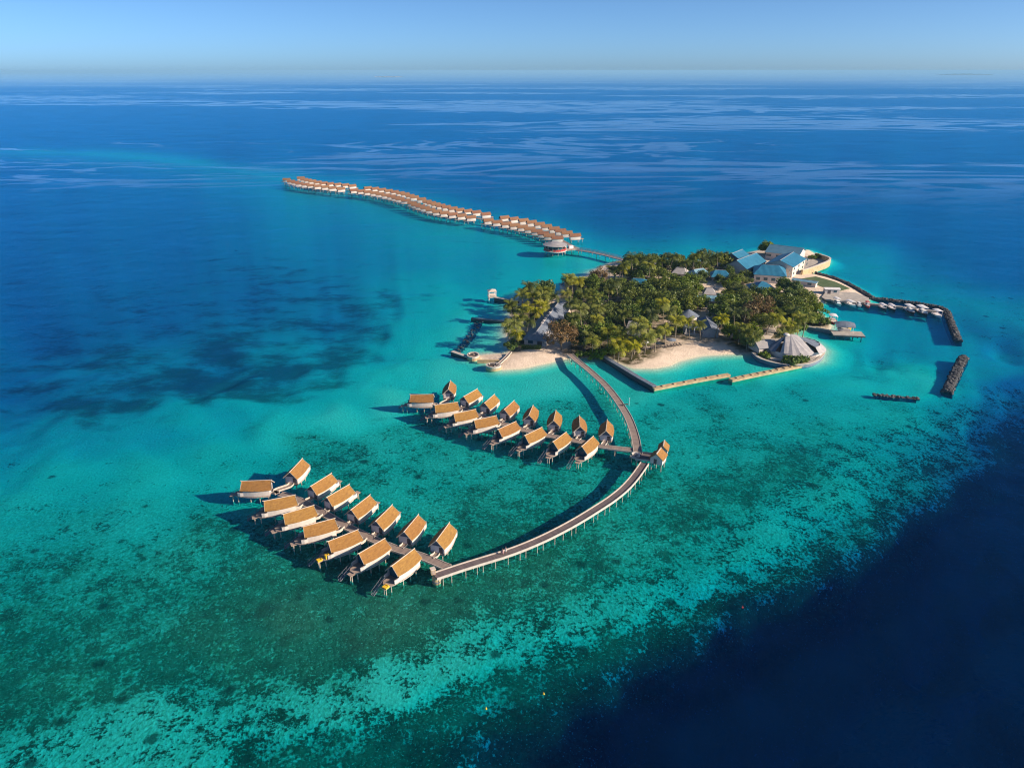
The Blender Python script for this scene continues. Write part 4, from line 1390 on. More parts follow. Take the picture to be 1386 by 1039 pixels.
by_ridge('bungalow', 'blue roofed bungalow left of the sheds among the north trees', (968, 365.5), (982, 366), 5.5, 9, 3, BR, M['white_wall'], hip=2.5, doors=[(0, -4.5, 1.6, 1.8, 0, 'door')])
by_ridge('bungalow', 'blue roofed bungalow with white panels behind the main wood', (939, 365), (952, 363), 5.2, 8, 3, M['paleblue_roof'], M['white_wall'], hip=1.5, doors=[(0, -4, 1.6, 1.8, 0, 'door')])
by_ridge('bungalow', 'shaded blue roofed bungalow sunk in the north west trees', (857, 376.5), (871, 377.5), 4.6, 9, 3, BR, M['white_wall'], hip=1.5, doors=[(0, -4.5, 1.6, 1.8, 0, 'door')])
by_ridge('bungalow', 'grey roofed bungalow peeping out of the main wood near the sunbeds', (851, 434.5), (864, 435.5), 7.2, 8, 3, M['steel'], M['white_wall'], hip=1.5, doors=[(0, -4, 1.6, 1.8, 0, 'door')])
by_ridge('bungalow', 'grey blue roofed hall behind the beach bar palms', (955.5, 428), (963, 444), 4.6, 7.0, 3, M['slate'], M['hull'], doors=[(0, -3.7, 1.6, 1.8, 0, 'door')])
by_ridge('bungalow', 'flat grey roofed bungalow on the inlet of the north west beach', (764, 383), (786, 379.5), 4.0, 6, 3, M['slate'], M['white_wall'], hip=1.5, doors=[(-4, -3, 1.6, 1.8, 0, 'door')])
c = at(931, 433, 1.2)
t = thing('round_hut', 'round hut with dark blue cone roof behind the beach bar', 'hut', (c.x, c.y, 1.2))
m = MB()
m.lathe([(4.2, 0), (4.2, 2.8)], 20)
m.build('wall', M['white_wall'], t)
m = MB()
m.lathe([(5.2, 2.5), (2.6, 3.9), (.15, 5.3), (0, 5.3)], 20)
m.build('roof', M['slate'], t)
m = MB()
m.box((0, -4.2, 1.0), (1.4, .2, 2.0))
m.build('door', M['door'], t)
c = at(945, 452, 1.2)
t = thing('beach_bar', 'open beach bar with white posts under the palms behind the beach', 'bar', (c.x, c.y, 1.2), R(-3))
m = MB()
m.box((0, 2.5, 3.05), (12, 6, .3))
m.build('roof', M['slate'], t)
m = MB()
m.box((0, 2, .15), (12.5, 6, .3))
m.build('floor', M['pale_trim'], t)
m = MB()
m.box((1, 3.2, .85), (6, 1, 1.1))
m.build('counter', M['deck'], t)
for x in (-5.6, -1.9, 1.9, 5.6):
    for y in (-.3, 5.2):
        m = MB()
        m.box((x, y, 1.6), (.4, .4, 2.7))
        m.build('post', M['white'], t)

# shell roofed house on the south east point
c = at(1070, 478, 1.3)
t = thing('shell_house', 'house with faceted grey fan shaped shell roofs on the sea walled point', 'house', (c.x, c.y, 1.3))


def shell(name, apex, ring, mat, zt, wall=1.8):
    """ridge line apex=[(x,y,z)..] over base ring points"""
    m = MB()
    n = len(ring)
    vs = [tuple(p) for p in ring] + [tuple(p) for p in apex] + [(p[0] * 1.0, p[1], p[2] - .2) for p in ring]
    na = len(apex)
    fs = []
    for i in range(n - 1):
        a0 = n + round(i * (na - 1) / (n - 1))
        a1 = n + round((i + 1) * (na - 1) / (n - 1))
        fs.append((i, i + 1, a1, a0) if a0 != a1 else (i, i + 1, a0))
        fs.append((i + 1, i, n + na + i, n + na + i + 1))
    m.add(vs, fs)
    return m.build(name, mat, t)


def arc(cx, cy, rx, ry, a0, a1, n, z, wob=.15):
    return [(cx + rx * math.cos(R(a0 + (a1 - a0) * k / (n - 1))), cy + ry * math.sin(R(a0 + (a1 - a0) * k / (n - 1))), z + (wob if k % 2 else -wob * .6)) for k in range(n)]


top = [(-2.2, 2.6, 6.9), (.2, 3.3, 7.3), (3.0, 3.4, 6.9)]
shell('front_shell', [(-2.2, 2.6, 6.9), (.2, 3.3, 7.3), (3.0, 3.4, 6.9)], arc(.6, -1.0, 8.2, 7.4, 212, 352, 12, 1.9), M['steel'], 7)
shell('left_shell', [(.2, 3.3, 7.3), (-2.2, 2.6, 6.9)], arc(-1.2, .4, 8.6, 6.8, 120, 218, 8, 2.0), M['slate'], 7)  # shaded left plane of the roof, its shade painted as darker slate
shell('rear_shell', [(3.0, 3.4, 6.9), (.2, 3.3, 7.3)], arc(1.0, 2.0, 7.6, 6.6, 20, 122, 8, 2.4), M['slate'], 7)
shell('right_shell', [(3.4, 3.2, 5.9), (3.6, 4.6, 5.9)], arc(6.0, 2.4, 6.4, 6.6, -62, 96, 10, 3.7), M['slate'], 5)
band = [arc(6.0, 2.4, 6.2, 6.4, -66, 84, 12, 4.0, .1), arc(6.0, 2.4, 9.0, 8.6, -66, 84, 12, 1.8, .1)]
m = MB()
m.slab(band[::-1], .18)
m.build('outer_band', M['steel'], t)
m = MB()
m.lathe([(8.2, 0), (8.2, 2.3)], 24, c=(-.5, -.4, 0), sy=.85)
m.lathe([(6.4, 0), (6.4, 1.9)], 20, c=(7.2, 2.0, 0))
m.build('wall', M['white_wall'], t)
m = MB()
for a in (-110, -80, -50, -20):
    m.box((-.5 + 8.25 * math.cos(R(a)), -.4 + 7.0 * math.sin(R(a)), 1.1), (.16, 1.8, 1.6), R(a))
m.build('window', M['glass'], t)
m = MB()
m.lathe([(0, 7.7), (.9, 7.6), (1.3, 7.2), (1.3, 6.9)], 16, c=(-1.6, 3.2, 0))
m.build('roof_vent', M['white_wall'], t)
by_ridge('annex', 'low grey gabled annex left of the shell roofed house', (1022, 462), (1047, 459.5), 4.0, 8.5, 2.6, M['steel'], M['white_wall'], hip=1.0, doors=[(-2, -4.2, 1.4, 1.9, 0, 'door'), (2, -4.2, 2, 1.2, .9, 'window')])

# ---------------------------------------------------------------- small shore structures
c = at(666, 405, 0)
t = thing('shore_pavilion', 'square white pavilion at the end of the short west pier', 'pavilion', (c.x, c.y, 0), R(10))
m = MB()
m.box((0, 0, 1.6), (4.2, 4.2, .5))
m.build('floor', M['rail'], t)
m = MB()
m.box((0, 0, 4.6), (4.4, 4.4, .25))
m.add([(-2.2, -2.2, 4.72), (2.2, -2.2, 4.72), (2.2, 2.2, 4.72), (-2.2, 2.2, 4.72), (0, 0, 5.6)], [(0, 1, 4), (1, 2, 4), (2, 3, 4), (3, 0, 4)])
m.build('roof', M['pale_trim'], t)
for x in (-1.8, 1.8):
    for y in (-1.8, 1.8):
        m = MB()
        m.box((x, y, 1.4), (.35, .35, 6.3))
        m.build('post', M['white'], t)
m = MB()
m.box((0, 1.6, 2.3), (3.2, .4, .9))
m.build('bench', M['white_wall'], t)


def ring_deck(label, px, py, r, sy):
    c = at(px, py, 0)
    t = thing('round_deck', label, 'deck', (c.x, c.y, 0))
    m = MB()
    m.lathe([(0, -1), (r, -1), (r, 1.1), (0, 1.1)], 26, sy=sy)
    m.build('base', M['sandstone'], t)
    m = MB()
    m.lathe([(r * .78, 1.1), (r * .78, 1.75), (r, 1.75), (r, 1.1)], 26, sy=sy)
    m.build('bench_ring', M['rail'], t)
    m = MB()
    m.lathe([(0, 1.12), (r * .72, 1.12), (r * .72, 1.25), (0, 1.25)], 26, sy=sy)
    m.build('floor', M['deck'], t)
    m = MB()
    m.box((-r * .2, .3, 1.7), (r * .5, r * .4, .9))
    m.box((r * .4, -.2, 1.5), (r * .3, r * .3, .5))
    m.build('seat', M['lounger'], t)
    return t


ring_deck('round stone deck with ring bench off the west beach', 668, 499, 3.1, .9)
ring_deck('flat round deck in the middle of the west groyne', 640.5, 485, 2.6, 1.3)
boardwalk('footpath_ramp', 'narrow timber ramp from the palms down to the round stone deck', 'ramp', [(691, 476), (684, 484), (678, 489.5), (671, 496)], 1.55, 1.0, M['plank'], M['rail'], .15, None, 3.0, .12)

# boat deck with blue grey roof
c = at(1147, 451, 1.3)
t = thing('boat_deck', 'square concrete boat deck standing in the harbour', 'deck', (c.x, c.y, 0), R(-9))
m = MB()
m.box((0, 0, 1.15), (13.5, 6.5, .5))
m.build('slab', M['concrete'], t)
m = MB()
m.box((0, -3.2, .9), (13.8, .25, .5))
m.build('fender', M['boat_dark'], t)
for x in (-5.5, -1.8, 1.8, 5.5):
    for y in (-2.5, 2.5):
        m = MB()
        m.tube((x, y, -4), (x, y, .9), .25, 8)
        m.build('post', M['stair'], t)
c = at(1143, 447.5, 1.4)
t = thing('deck_pavilion', 'pavilion with humped blue grey roof on the boat deck', 'pavilion', (c.x, c.y + 1.0, 1.4), R(-9))
m = MB()
rows = []
for i in range(7):
    a = math.pi * i / 6
    rows.append([(x, -3.0 * math.cos(a) * (1 - .12 * abs(x) / 4), 2.2 + 1.9 * math.sin(a) * (1 - .35 * (x / 4.2) ** 2)) for x in (-4.2, -2.8, -1.4, 0, 1.4, 2.8, 4.2)])
m.slab(rows[::-1], .15)
m.build('roof', M['slate'], t)
m = MB()
m.box((0, 0, .45), (5, 2.4, .9))
m.build('counter', M['white_wall'], t)
for x in (-3.4, 3.4):
    for y in (-2.2, 2.2):
        m = MB()
        m.tube((x, y, 0), (x, y, 2.6), .1, 6)
        m.build('post', M['white'], t)
c = at(1149, 446.5, 1.4)
t = thing('storage_box', 'yellow storage box beside the pavilion on the boat deck', 'box', (c.x, c.y, 1.4), R(10))
m = MB()
m.box((0, 0, .5), (1.5, 1.0, 1.0))
m.build('body', M['yellow'], t)
m = MB()
m.box((0, 0, 1.05), (1.6, 1.1, .12), 0, .96)
m.build('lid', M['yellow'], t)

# ---------------------------------------------------------------- boats
def boat(label, px, py, L, W, rz, hull, canopy=None, cab=False, stripe=None, name='motor_boat', high=2.2, ncan=1.0):
    L, W = L * .98, W * .88
    c = at(px, py + 1.6, 0)
    t = thing(name, label, 'boat', (c.x, c.y, 0), rz, 'boats moored in the harbour')
    m = MB()
    st = [(-.5, .42, .42, .85), (-.3, .5, .46, .8), (0, .5, .46, .85), (.25, .42, .34, .98), (.42, .2, .12, 1.12), (.5, .02, .01, 1.2)]
    secs = []
    for x, wt, wb, z in st:
        secs.append([(x * L, -wt * W, z), (x * L * .97, -wb * W * .8, -.05), (x * L * .95, 0, -.5), (x * L * .97, wb * W * .8, -.05), (x * L, wt * W, z)])
    vs = [p for s in secs for p in s]
    fs = []
    for i in range(len(secs) - 1):
        for j in range(4):
            fs.append((i * 5 + j, i * 5 + j + 1, i * 5 + 6 + j, i * 5 + 5 + j))
    fs.append((4, 3, 2, 1, 0))
    m.add(vs, fs)
    m.build('hull', hull, t)
    m = MB()
    dk = [(x * L * .96, wt * W * .9, z - .12) for x, wt, wb, z in st]
    pts = dk + [(x, -y, z) for x, y, z in dk[::-1]]
    n = len(dk)
    m.add(pts, [(i, 2 * n - 1 - i, 2 * n - 2 - i, i + 1) for i in range(n - 1)])
    m.build('deck', M['white'] if hull is not M['red'] else M['pale_trim'], t)
    if stripe:
        m = MB()
        for s in (-1, 1):
            m.beam((-.48 * L, s * .44 * W, .66), (.1 * L, s * .515 * W, .62), .06, .2)
        m.build('rub_rail', stripe, t)
    if cab:
        m = MB()
        m.box((.02 * L, 0, 1.35), (L * .36, W * .66, 1.1), 0, .82)
        m.build('cabin', M['white'], t)
        m = MB()
        m.box((.02 * L, 0, 1.45), (L * .345, W * .68, .4), 0, .93)
        m.build('window', M['glass'], t)
    if canopy:
        m = MB()
        cl, cw = L * .62 * ncan, W * .92
        rows = [[(-L * .06 + x * cl, y * cw, high + .25 * (1 - 4 * y * y) - .1 * abs(x)) for x in (-.5, -.25, 0, .25, .5)] for y in (-.5, -.25, 0, .25, .5)]
        m.slab(rows, .12)
        m.build('canopy', canopy, t)
        for x in (-.42, .38):
            for s in (-1, 1):
                m = MB()
                m.tube((-L * .06 + x * cl, s * W * .4, .6), (-L * .06 + x * cl, s * W * .4, high), .05, 5)
                m.build('canopy_post', M['white'], t)
    m = MB()
    for s in (-.18, .18):
        m.box((-.53 * L, s * W, .75), (.5, .35, .9), 0, .8)
    m.build('outboard', M['boat_dark'], t)
    m = MB()
    for x in (-.3, -.12):
        m.box((x * L, 0, 1.0), (.45, W * .7, .35))
    m.build('bench', M['panel'], t)
    return t


W_, D_, Rd = M['white'], M['boat_dark'], M['red']
boat('white cabin cruiser with white awning moored bow out beside the quay', 1132.5, 409.5, 8.5, 3.0, R(-84), W_, W_, True, D_, high=2.9, ncan=.7)
boat('white speedboat with white awning, second from the quay', 1151.5, 411.5, 8, 3.2, R(-78), W_, W_, False, D_)
boat('small open white boat between the speedboat and the red boat', 1162, 412, 6, 2.3, R(-92), W_, None, True, Rd)
boat('bright red boat moored against the harbour walkway', 1173.5, 413, 6.5, 2.7, R(-97), Rd, Rd, True, None, high=2.4, ncan=.5)
boat('dark hulled boat with white awning, left of a like pair', 1195, 416, 7.5, 2.6, R(-90), D_, W_, False, W_)
boat('dark hulled boat with white awning, right of a like pair', 1207, 416.8, 7.5, 2.6, R(-90), D_, W_, False, W_)
boat('big dark red hulled dhoni with white roof, left of the two largest', 1231, 420, 9.5, 3.9, R(-90), pmat('maroon_hull', (.16, .05, .05), (.10, .04, .04), 1, .5), W_, True, W_, high=3.0, name='dhoni_boat', ncan=.95)
boat('biggest dark hulled dhoni with white roof at the right', 1248, 422, 10, 4.3, R(-90), D_, W_, True, Rd, high=3.2, name='dhoni_boat', ncan=.95)
boat('white tented boat alone near the corner of the breakwater', 1268.5, 426, 6.5, 3.8, R(-88), W_, W_, False, D_, high=2.9, ncan=1.1)
boat('red hulled boat under a wide white awning beside the east wood', 1127, 434, 8.5, 4.2, R(-100), Rd, W_, False, W_, high=3.2, ncan=.95)

# ---------------------------------------------------------------- sunbeds, parasols, buoys, people
sb = None
for i, (x, y) in enumerate([(872.3, 473.6), (875.3, 473.2), (881.5, 472.3), (884, 471.8), (890, 471.2), (893, 470.7), (900.5, 470.3), (903.5, 469.8), (909, 469), (912, 468.5), (916, 467.9), (920.3, 467.3)]):
    c = at(x, y, 1.15)
    lab = f"dark sunbed on the main beach, {ordw(i)} from the left of the row"
    if sb is None:
        sb = thing('sunbed', lab, 'sunbed', c, R(-80), 'sunbeds along the main beach')
        m = MB()
        m.box((.25, 0, .38), (1.5, .75, .12))
        m.build('seat', M['lounger'], sb)
        m = MB()
        m.beam((-.5, 0, .42), (-1.0, 0, .85), .75, .1)
        m.build('backrest', M['lounger'], sb)
        for q in (-.35, .85):
            for s in (-.3, .3):
                m = MB()
                m.box((q, s, .16), (.08, .08, .34))
                m.build('leg', M['lounger'], sb)
        v = sb
    else:
        v = dup(sb, c, R(-80 + random.uniform(-8, 8)), lab)
    v.location.z = ground_z(c.x, c.y) + .02


def parasol(label, px, py, r, mat):
    c = at(px, py, 1.2)
    t = thing('parasol', label, 'parasol', (c.x, c.y, ground_z(c.x, c.y)))
    m = MB()
    m.lathe([(r, 2.2), (r * .5, 2.55), (.05, 2.8), (0, 2.8)], 8)
    m.lathe([(r, 2.2), (r, 2.05)], 8)
    m.build('canopy', mat, t)
    m = MB()
    m.tube((0, 0, 0), (0, 0, 2.75), .05, 6)
    m.build('pole', M['white'], t)
    m = MB()
    m.lathe([(0, 0), (.4, 0), (.35, .15), (0, .18)], 12)
    m.build('base', M['concrete'], t)


parasol('dark parasol with pale rim behind the row of sunbeds', 908, 466, 2.2, M['slate'])
parasol('white parasol beside the first sunbeds', 875, 469.5, 1.0, M['white'])

for lab, x, y, mt in (('red marker buoy floating at the reef edge', 1005, 822, 'red'), ('yellow marker buoy over the dark coral slope', 736, 939, 'yellow'), ('yellow marker buoy nearest the lower edge', 658, 959, 'yellow')):
    c = at(x, y, 0)
    t = thing('marker_buoy', lab, 'buoy', c, 0, 'marker buoys')
    m = MB()
    m.lathe([(0, -.2), (.14, -.12), (.19, .04), (.14, .2), (.05, .3)], 14)
    m.build('float', M[mt], t, True)
    m = MB()
    m.lathe([(0, .3), (.05, .3), (.05, .55), (0, .56)], 8)
    m.build('stem', M[mt], t)


def skin_mesh(name, verts, edges, rad, mat, parent, sub=2):
    me = bpy.data.meshes.new(name)
    me.from_pydata(verts, edges, [])
    me.materials.append(mat)
    o = bpy.data.objects.new(name, me)
    C.objects.link(o)
    o.parent = parent
    md = o.modifiers.new('skin', 'SKIN')
    md.use_smooth_shade = True
    for i, r_ in enumerate(rad):
        me.skin_vertices[0].data[i].radius = r_ if isinstance(r_, tuple) else (r_, r_)
    me.skin_vertices[0].data[0].use_root = True
    ss = o.modifiers.new('sub', 'SUBSURF')
    ss.levels = ss.render_levels = sub
    return o


def person(label, loc, rz, cloth, skirt):
    t = thing('person', label, 'person', loc, rz)
    V = [(0, 0, .92), (0, .01, 1.12), (0, .0, 1.36), (0, .02, 1.5), (0, .05, 1.60), (0, .04, 1.72),
         (.09, 0, .88), (.11, .12, .50), (.11, .02, .09), (.11, .16, .04),
         (-.09, 0, .88), (-.11, -.10, .50), (-.11, -.24, .13), (-.11, -.10, .04),
         (.19, 0, 1.40), (.25, -.06, 1.12), (.26, .06, .90), (.26, .12, .80), (-.19, 0, 1.40), (-.25, .06, 1.12), (-.26, .16, .92), (-.26, .22, .83)]
    E = [(0, 1), (1, 2), (2, 3), (3, 4), (4, 5), (0, 6), (6, 7), (7, 8), (8, 9), (0, 10), (10, 11), (11, 12), (12, 13), (2, 14), (14, 15), (15, 16), (16, 17), (2, 18), (18, 19), (19, 20), (20, 21)]
    Rr = [.13, .12, .14, .055, .085, .085, .085, .058, .042, .035, .085, .058, .042, .035, .06, .042, .033, .03, .06, .042, .033, .03]
    skin_mesh('body', V, E, Rr, M['skin'], t)
    skin_mesh('shirt', [(0, 0, .95), (0, .01, 1.15), (0, 0, 1.42), (.20, 0, 1.38), (.24, -.04, 1.2), (-.20, 0, 1.38), (-.24, .04, 1.2)], [(0, 1), (1, 2), (2, 3), (3, 4), (2, 5), (5, 6)], [.16, .145, .15, .08, .07, .08, .07], cloth, t)
    m = MB()
    m.lathe([(.15, .98), (.19, .8), (.24, .5), (.22, .5), (.0, .9)], 14)
    m.build('skirt', skirt, t, True)
    m = MB()
    m.lathe([(.055, 1.53), (.105, 1.60), (.115, 1.70), (.09, 1.79), (.0, 1.83)], 14, c=(0, .0, 0))
    m.build('hair', M['hair'], t, True)


c = at(680.5, 750, 2.5)
person('person in a pink dress walking along the arc jetty', c, R(-65), M['pinkcloth'], M['pinkcloth'])
c = at(684.5, 747.5, 2.5)
person('person in white beside the pink dress on the arc jetty', c, R(-60), M['whitecloth'], M['whitecloth'])
c = at(846, 548.5, 2.5)
t = thing('jetty_bench', 'dark bench across the curved jetty near the beach end', 'bench', c, R(20))
m = MB()
m.box((0, 0, .45), (2.2, .5, .1))
m.build('seat', M['lounger'], t)
for s in (-.9, .9):
    m = MB()
    m.box((s, 0, .2), (.1, .45, .4))
    m.build('leg', M['lounger'], t)
c = at(851.5, 549, 2.5)
t = thing('lamp_post', 'slim pole standing at the right edge of the curved jetty', 'lamp post', (c.x, c.y, 2.4))
m = MB()
m.tube((0, 0, 0), (0, 0, 2.9), .05, 6, .04)
m.build('pole', M['white'], t)
m = MB()
m.lathe([(0, 2.9), (.14, 2.9), (.1, 3.15), (0, 3.2)], 8)
m.build('lamp_head', M['white'], t)
# ---------------------------------------------------------------- vegetation
def leaf_quad(m, c, d, up, l, w_):
    s = d.cross(up)
    s = s.normalized() if s.length > 1e-3 else Vector((1, 0, 0))
    a, b = c - d * l / 2, c + d * l / 2
    k = s * w_ / 2
    m.add([a, c + k, b, c - k], [(0, 1, 2, 3)])


def rvec(rng):
    while True:
        v = Vector((rng.uniform(-1, 1), rng.uniform(-1, 1), rng.uniform(-1, 1)))
        if .1 < v.length < 1:
            return v.normalized()


def broad_tree(name, label, cat, seed, Hh, Rr, mat, group, clumps=34, leaves=62, ls=.62, squash=.72, droop=.0):
    rng = random.Random(seed)
    t = thing(name, label, cat, (0, 0, 0), 0, group)
    m = MB()
    base = Hh * .30
    bend = Vector((rng.uniform(-.4, .4), rng.uniform(-.4, .4), 0))
    m.tube((0, 0, -.4), (bend.x * .4, bend.y * .4, base * .6), .34, 8, .27)
    m.tube((bend.x * .4, bend.y * .4, base * .6), (bend.x, bend.y, base * 1.2), .27, 8, .2)
    cl = []
    for i in range(clumps):
        d = rvec(rng)
        d.z = d.z * .5 + .42
        d.normalize()
        k = rng.uniform(.55, 1.0) if i else 0.3
        az = math.atan2(d.y, d.x)
        lob = 1 + .20 * math.sin(2 * az + seed) + .14 * math.sin(5 * az + 2 * seed)
        c = Vector((d.x * Rr * k * lob, d.y * Rr * k * lob, base * 1.2 + max(-.1, d.z) * (Hh - base * 1.2) * k * rng.uniform(.8, 1.05)))
        cl.append((c, rng.uniform(.75, 1.35) * Rr * .30))
    for c, r in rng.sample(cl, 9):
        m.tube((bend.x, bend.y, base * rng.uniform(.7, 1.15)), c * .92, .11, 5, .035)
    m.build('trunk', M['trunk'], t)
    m = MB()
    for c, r in cl:
        for j in range(leaves):
            d = rvec(rng)
            p = c + Vector((d.x * r, d.y * r, d.z * r * squash)) * (rng.uniform(.45, 1) ** .5)
            q = (d * .6 + rvec(rng) * .8 + Vector((0, 0, -droop))).normalized()
            s = ls * rng.uniform(.6, 1.3)
            leaf_quad(m, p, q, (d + Vector((0, 0, .8)) + rvec(rng) * .6).normalized(), s * 1.25, s * .75)
    m.build('crown', mat, t)
    return t


def palm_tree(label, seed, Hh, lean, mat, group, n=16, fl=4.2):
    rng = random.Random(seed)
    t = thing('coconut_palm', label, 'palm', (0, 0, 0), 0, group)
    m = MB()
    a = rng.uniform(0, 6.28)
    pts = [Vector((math.cos(a) * lean * (q ** 1.7), math.sin(a) * lean * (q ** 1.7), -.4 + (Hh + .4) * q)) for q in (0, .2, .4, .6, .8, 1)]
    for i in range(5):
        m.tube(pts[i], pts[i + 1], .22 - .022 * i, 7, .22 - .022 * (i + 1))
    m.build('trunk', M['palm_trunk'], t)
    top = pts[-1]
    m = MB()
    for i in range(n):
        az = 2 * math.pi * i / n * 2.4 + rng.uniform(-.25, .25)
        el = rng.choice((.15, .45, .75, 1.05)) + rng.uniform(-.15, .15)
        L = fl * rng.uniform(.85, 1.12)
        h = Vector((math.cos(az), math.sin(az), 0))
        side = Vector((-h.y, h.x, 0))
        prev, spine = top.copy(), [top.copy()]
        for k in range(7):
            e = el - (k / 6) ** 1.3 * (1.25 + .5 * (1 - el))
            prev = prev + (h * math.cos(e) + Vector((0, 0, math.sin(e)))) * L / 7
            spine.append(prev.copy())
        for k in range(7):
            p, q = spine[k], spine[k + 1]
            d = (q - p).normalized()
            for u in (0.0, .5):
                c = p + (q - p) * u
                f = (k + u) / 7
                ll = (.25 + 1.15 * math.sin(math.pi * min(1, f * .86 + .12))) * L / 3.5
                for s in (-1, 1):
                    tip = c + side * s * ll * .85 + d * ll * .45 - Vector((0, 0, ll * (.35 + .25 * rng.random())))
                    b = c + d * L / 20
                    m.add([c, b, tip + d * .05, tip - d * .03], [(0, 1, 2, 3)] if s > 0 else [(3, 2, 1, 0)])
    m.build('crown', mat, t)
    m = MB()
    for i in range(6):
        q = top + Vector((.28 * math.cos(i * 1.05), .28 * math.sin(i * 1.05), -.28))
        m.lathe([(.0, -.16), (.14, -.06), (.14, .08), (0, .17)], 6, c=q)
    m.build('coconuts', M['trunk'], t)
    return t


GT = {'b': 'broadleaf trees in the island wood', 'p': 'coconut palms of the island', 'c': 'brown casuarina trees', 's': 'low shrubs at the edge of the wood'}
PROTO = {}


def plant(kind, var, loc, scale, rz, label):
    key = (kind, var)
    if key not in PROTO:
        if kind == 'b':
            Hh, Rr, mt = [(9.0, 4.6, 'leaf'), (8.0, 4.9, 'olive'), (10.0, 4.4, 'leaf'), (7.0, 4.2, 'leaf'), (9.5, 5.2, 'olive')][var]
            o = broad_tree('broadleaf_tree', label, 'tree', 11 + var, Hh, Rr, M[mt], GT['b'])
        elif kind == 'c':
            o = broad_tree('casuarina_tree', label, 'tree', 31 + var, 11, 5.0, M['brown_leaf'], GT['c'], 46, 60, .5, .9, .5)
        elif kind == 's':
            o = broad_tree('shrub', label, 'shrub', 51 + var, 3.2, 2.5, M['shrub'], GT['s'], 16, 60, .5)
        else:
            Hh, ln, mt = [(7.5, 1.2, 'palm'), (9.0, 1.8, 'palm'), (6.2, .8, 'palm'), (8.2, 1.5, 'palm_dark'), (9.6, 2.0, 'palm_dark')][var]
            o = palm_tree(label, 71 + var, Hh, ln, M[mt], GT['p'])
        PROTO[key] = o
        o.location, o.rotation_euler, o.scale = loc, (0, 0, rz), (scale,) * 3
        return o
    return dup(PROTO[key], loc, rz, label, (scale,) * 3)


def inpoly(p, poly):
    c = False
    for i in range(len(poly)):
        a, b = poly[i], poly[i - 1]
        if (a[1] > p[1]) != (b[1] > p[1]) and p[0] < a[0] + (p[1] - a[1]) * (b[0] - a[0]) / (b[1] - a[1]):
            c = not c
    return c


# ground taken by buildings: rectangles with a margin, and the shell house point
TAKEN = []
for o in list(C.objects):
    if o.parent is None and o.get('category') in ('building', 'hut', 'bar', 'shelter', 'porch', 'kiosk', 'house', 'pavilion'):
        for ch in o.children:
            if ch.name.startswith(('wall', 'roof', 'floor')) and not ch.name.startswith('roof_vent'):
                xs = [v.co.x for v in ch.data.vertices]
                ys = [v.co.y for v in ch.data.vertices]
                TAKEN.append((o.location.x, o.location.y, o.rotation_euler.z, min(xs), max(xs), min(ys), max(ys)))


def free(x, y, mg):
    for ox, oy, rz, x0, x1, y0, y1 in TAKEN:
        dx, dy = x - ox, y - oy
        u, v = dx * math.cos(rz) + dy * math.sin(rz), -dx * math.sin(rz) + dy * math.cos(rz)
        if x0 - mg < u < x1 + mg and y0 - mg < v < y1 + mg:
            return False
    return True


def wpoly(px):
    return [tuple(at(p[0], p[1], 1.2)[:2]) for p in px]


placed = []


def near_any(x, y, d):
    return any((x - a) ** 2 + (y - b) ** 2 < d * d for a, b in placed)


todo = []          # (kind, var, x, y, scale, zone)
rng = random.Random(21)


def put(kind, var, x, y, s, zone):
    todo.append((kind, var, x, y, s, zone))
    placed.append((x, y))


# big brown casuarinas and single trees the photograph shows
for px, py, s, zone in ((760, 474, 1.28, 'beside the long hall'), (1024, 436, 1.3, 'in the middle of the east wood'), (811, 386, 1.0, 'at the north west beach'), (1010, 441, 1.0, 'at the left of the east wood')):
    c = at(px, py, 1.2)
    put('c', 0, c.x, c.y, s, zone)
for px, py, s, var, zone in ((738, 404, 1.25, 0, 'at the tip of the west palms'), (1062, 398, 1.1, 2, 'below the hipped hall'), (1087, 414, 1.0, 4, 'beside the harbour quay'), (1072, 408, 1.0, 1, 'between the hipped hall and the quay'),
                             (1100, 437, .9, 3, 'at the harbour corner'), (1013, 470, 1.05, 0, 'beside the sea wall')):
    c = at(px, py, 1.2)
    put('b', var, c.x, c.y, s, zone)
for i, (px, py) in enumerate(((943, 399), (942, 387), (985, 393), (973, 384), (993, 401), (951, 379), (986, 404), (948, 418), (953, 411))):
    c = at(px, py, 1.2)
    put('b', i % 5, c.x, c.y, (.8, .9, .72)[i % 3], 'round the pale blue roofed clearing')
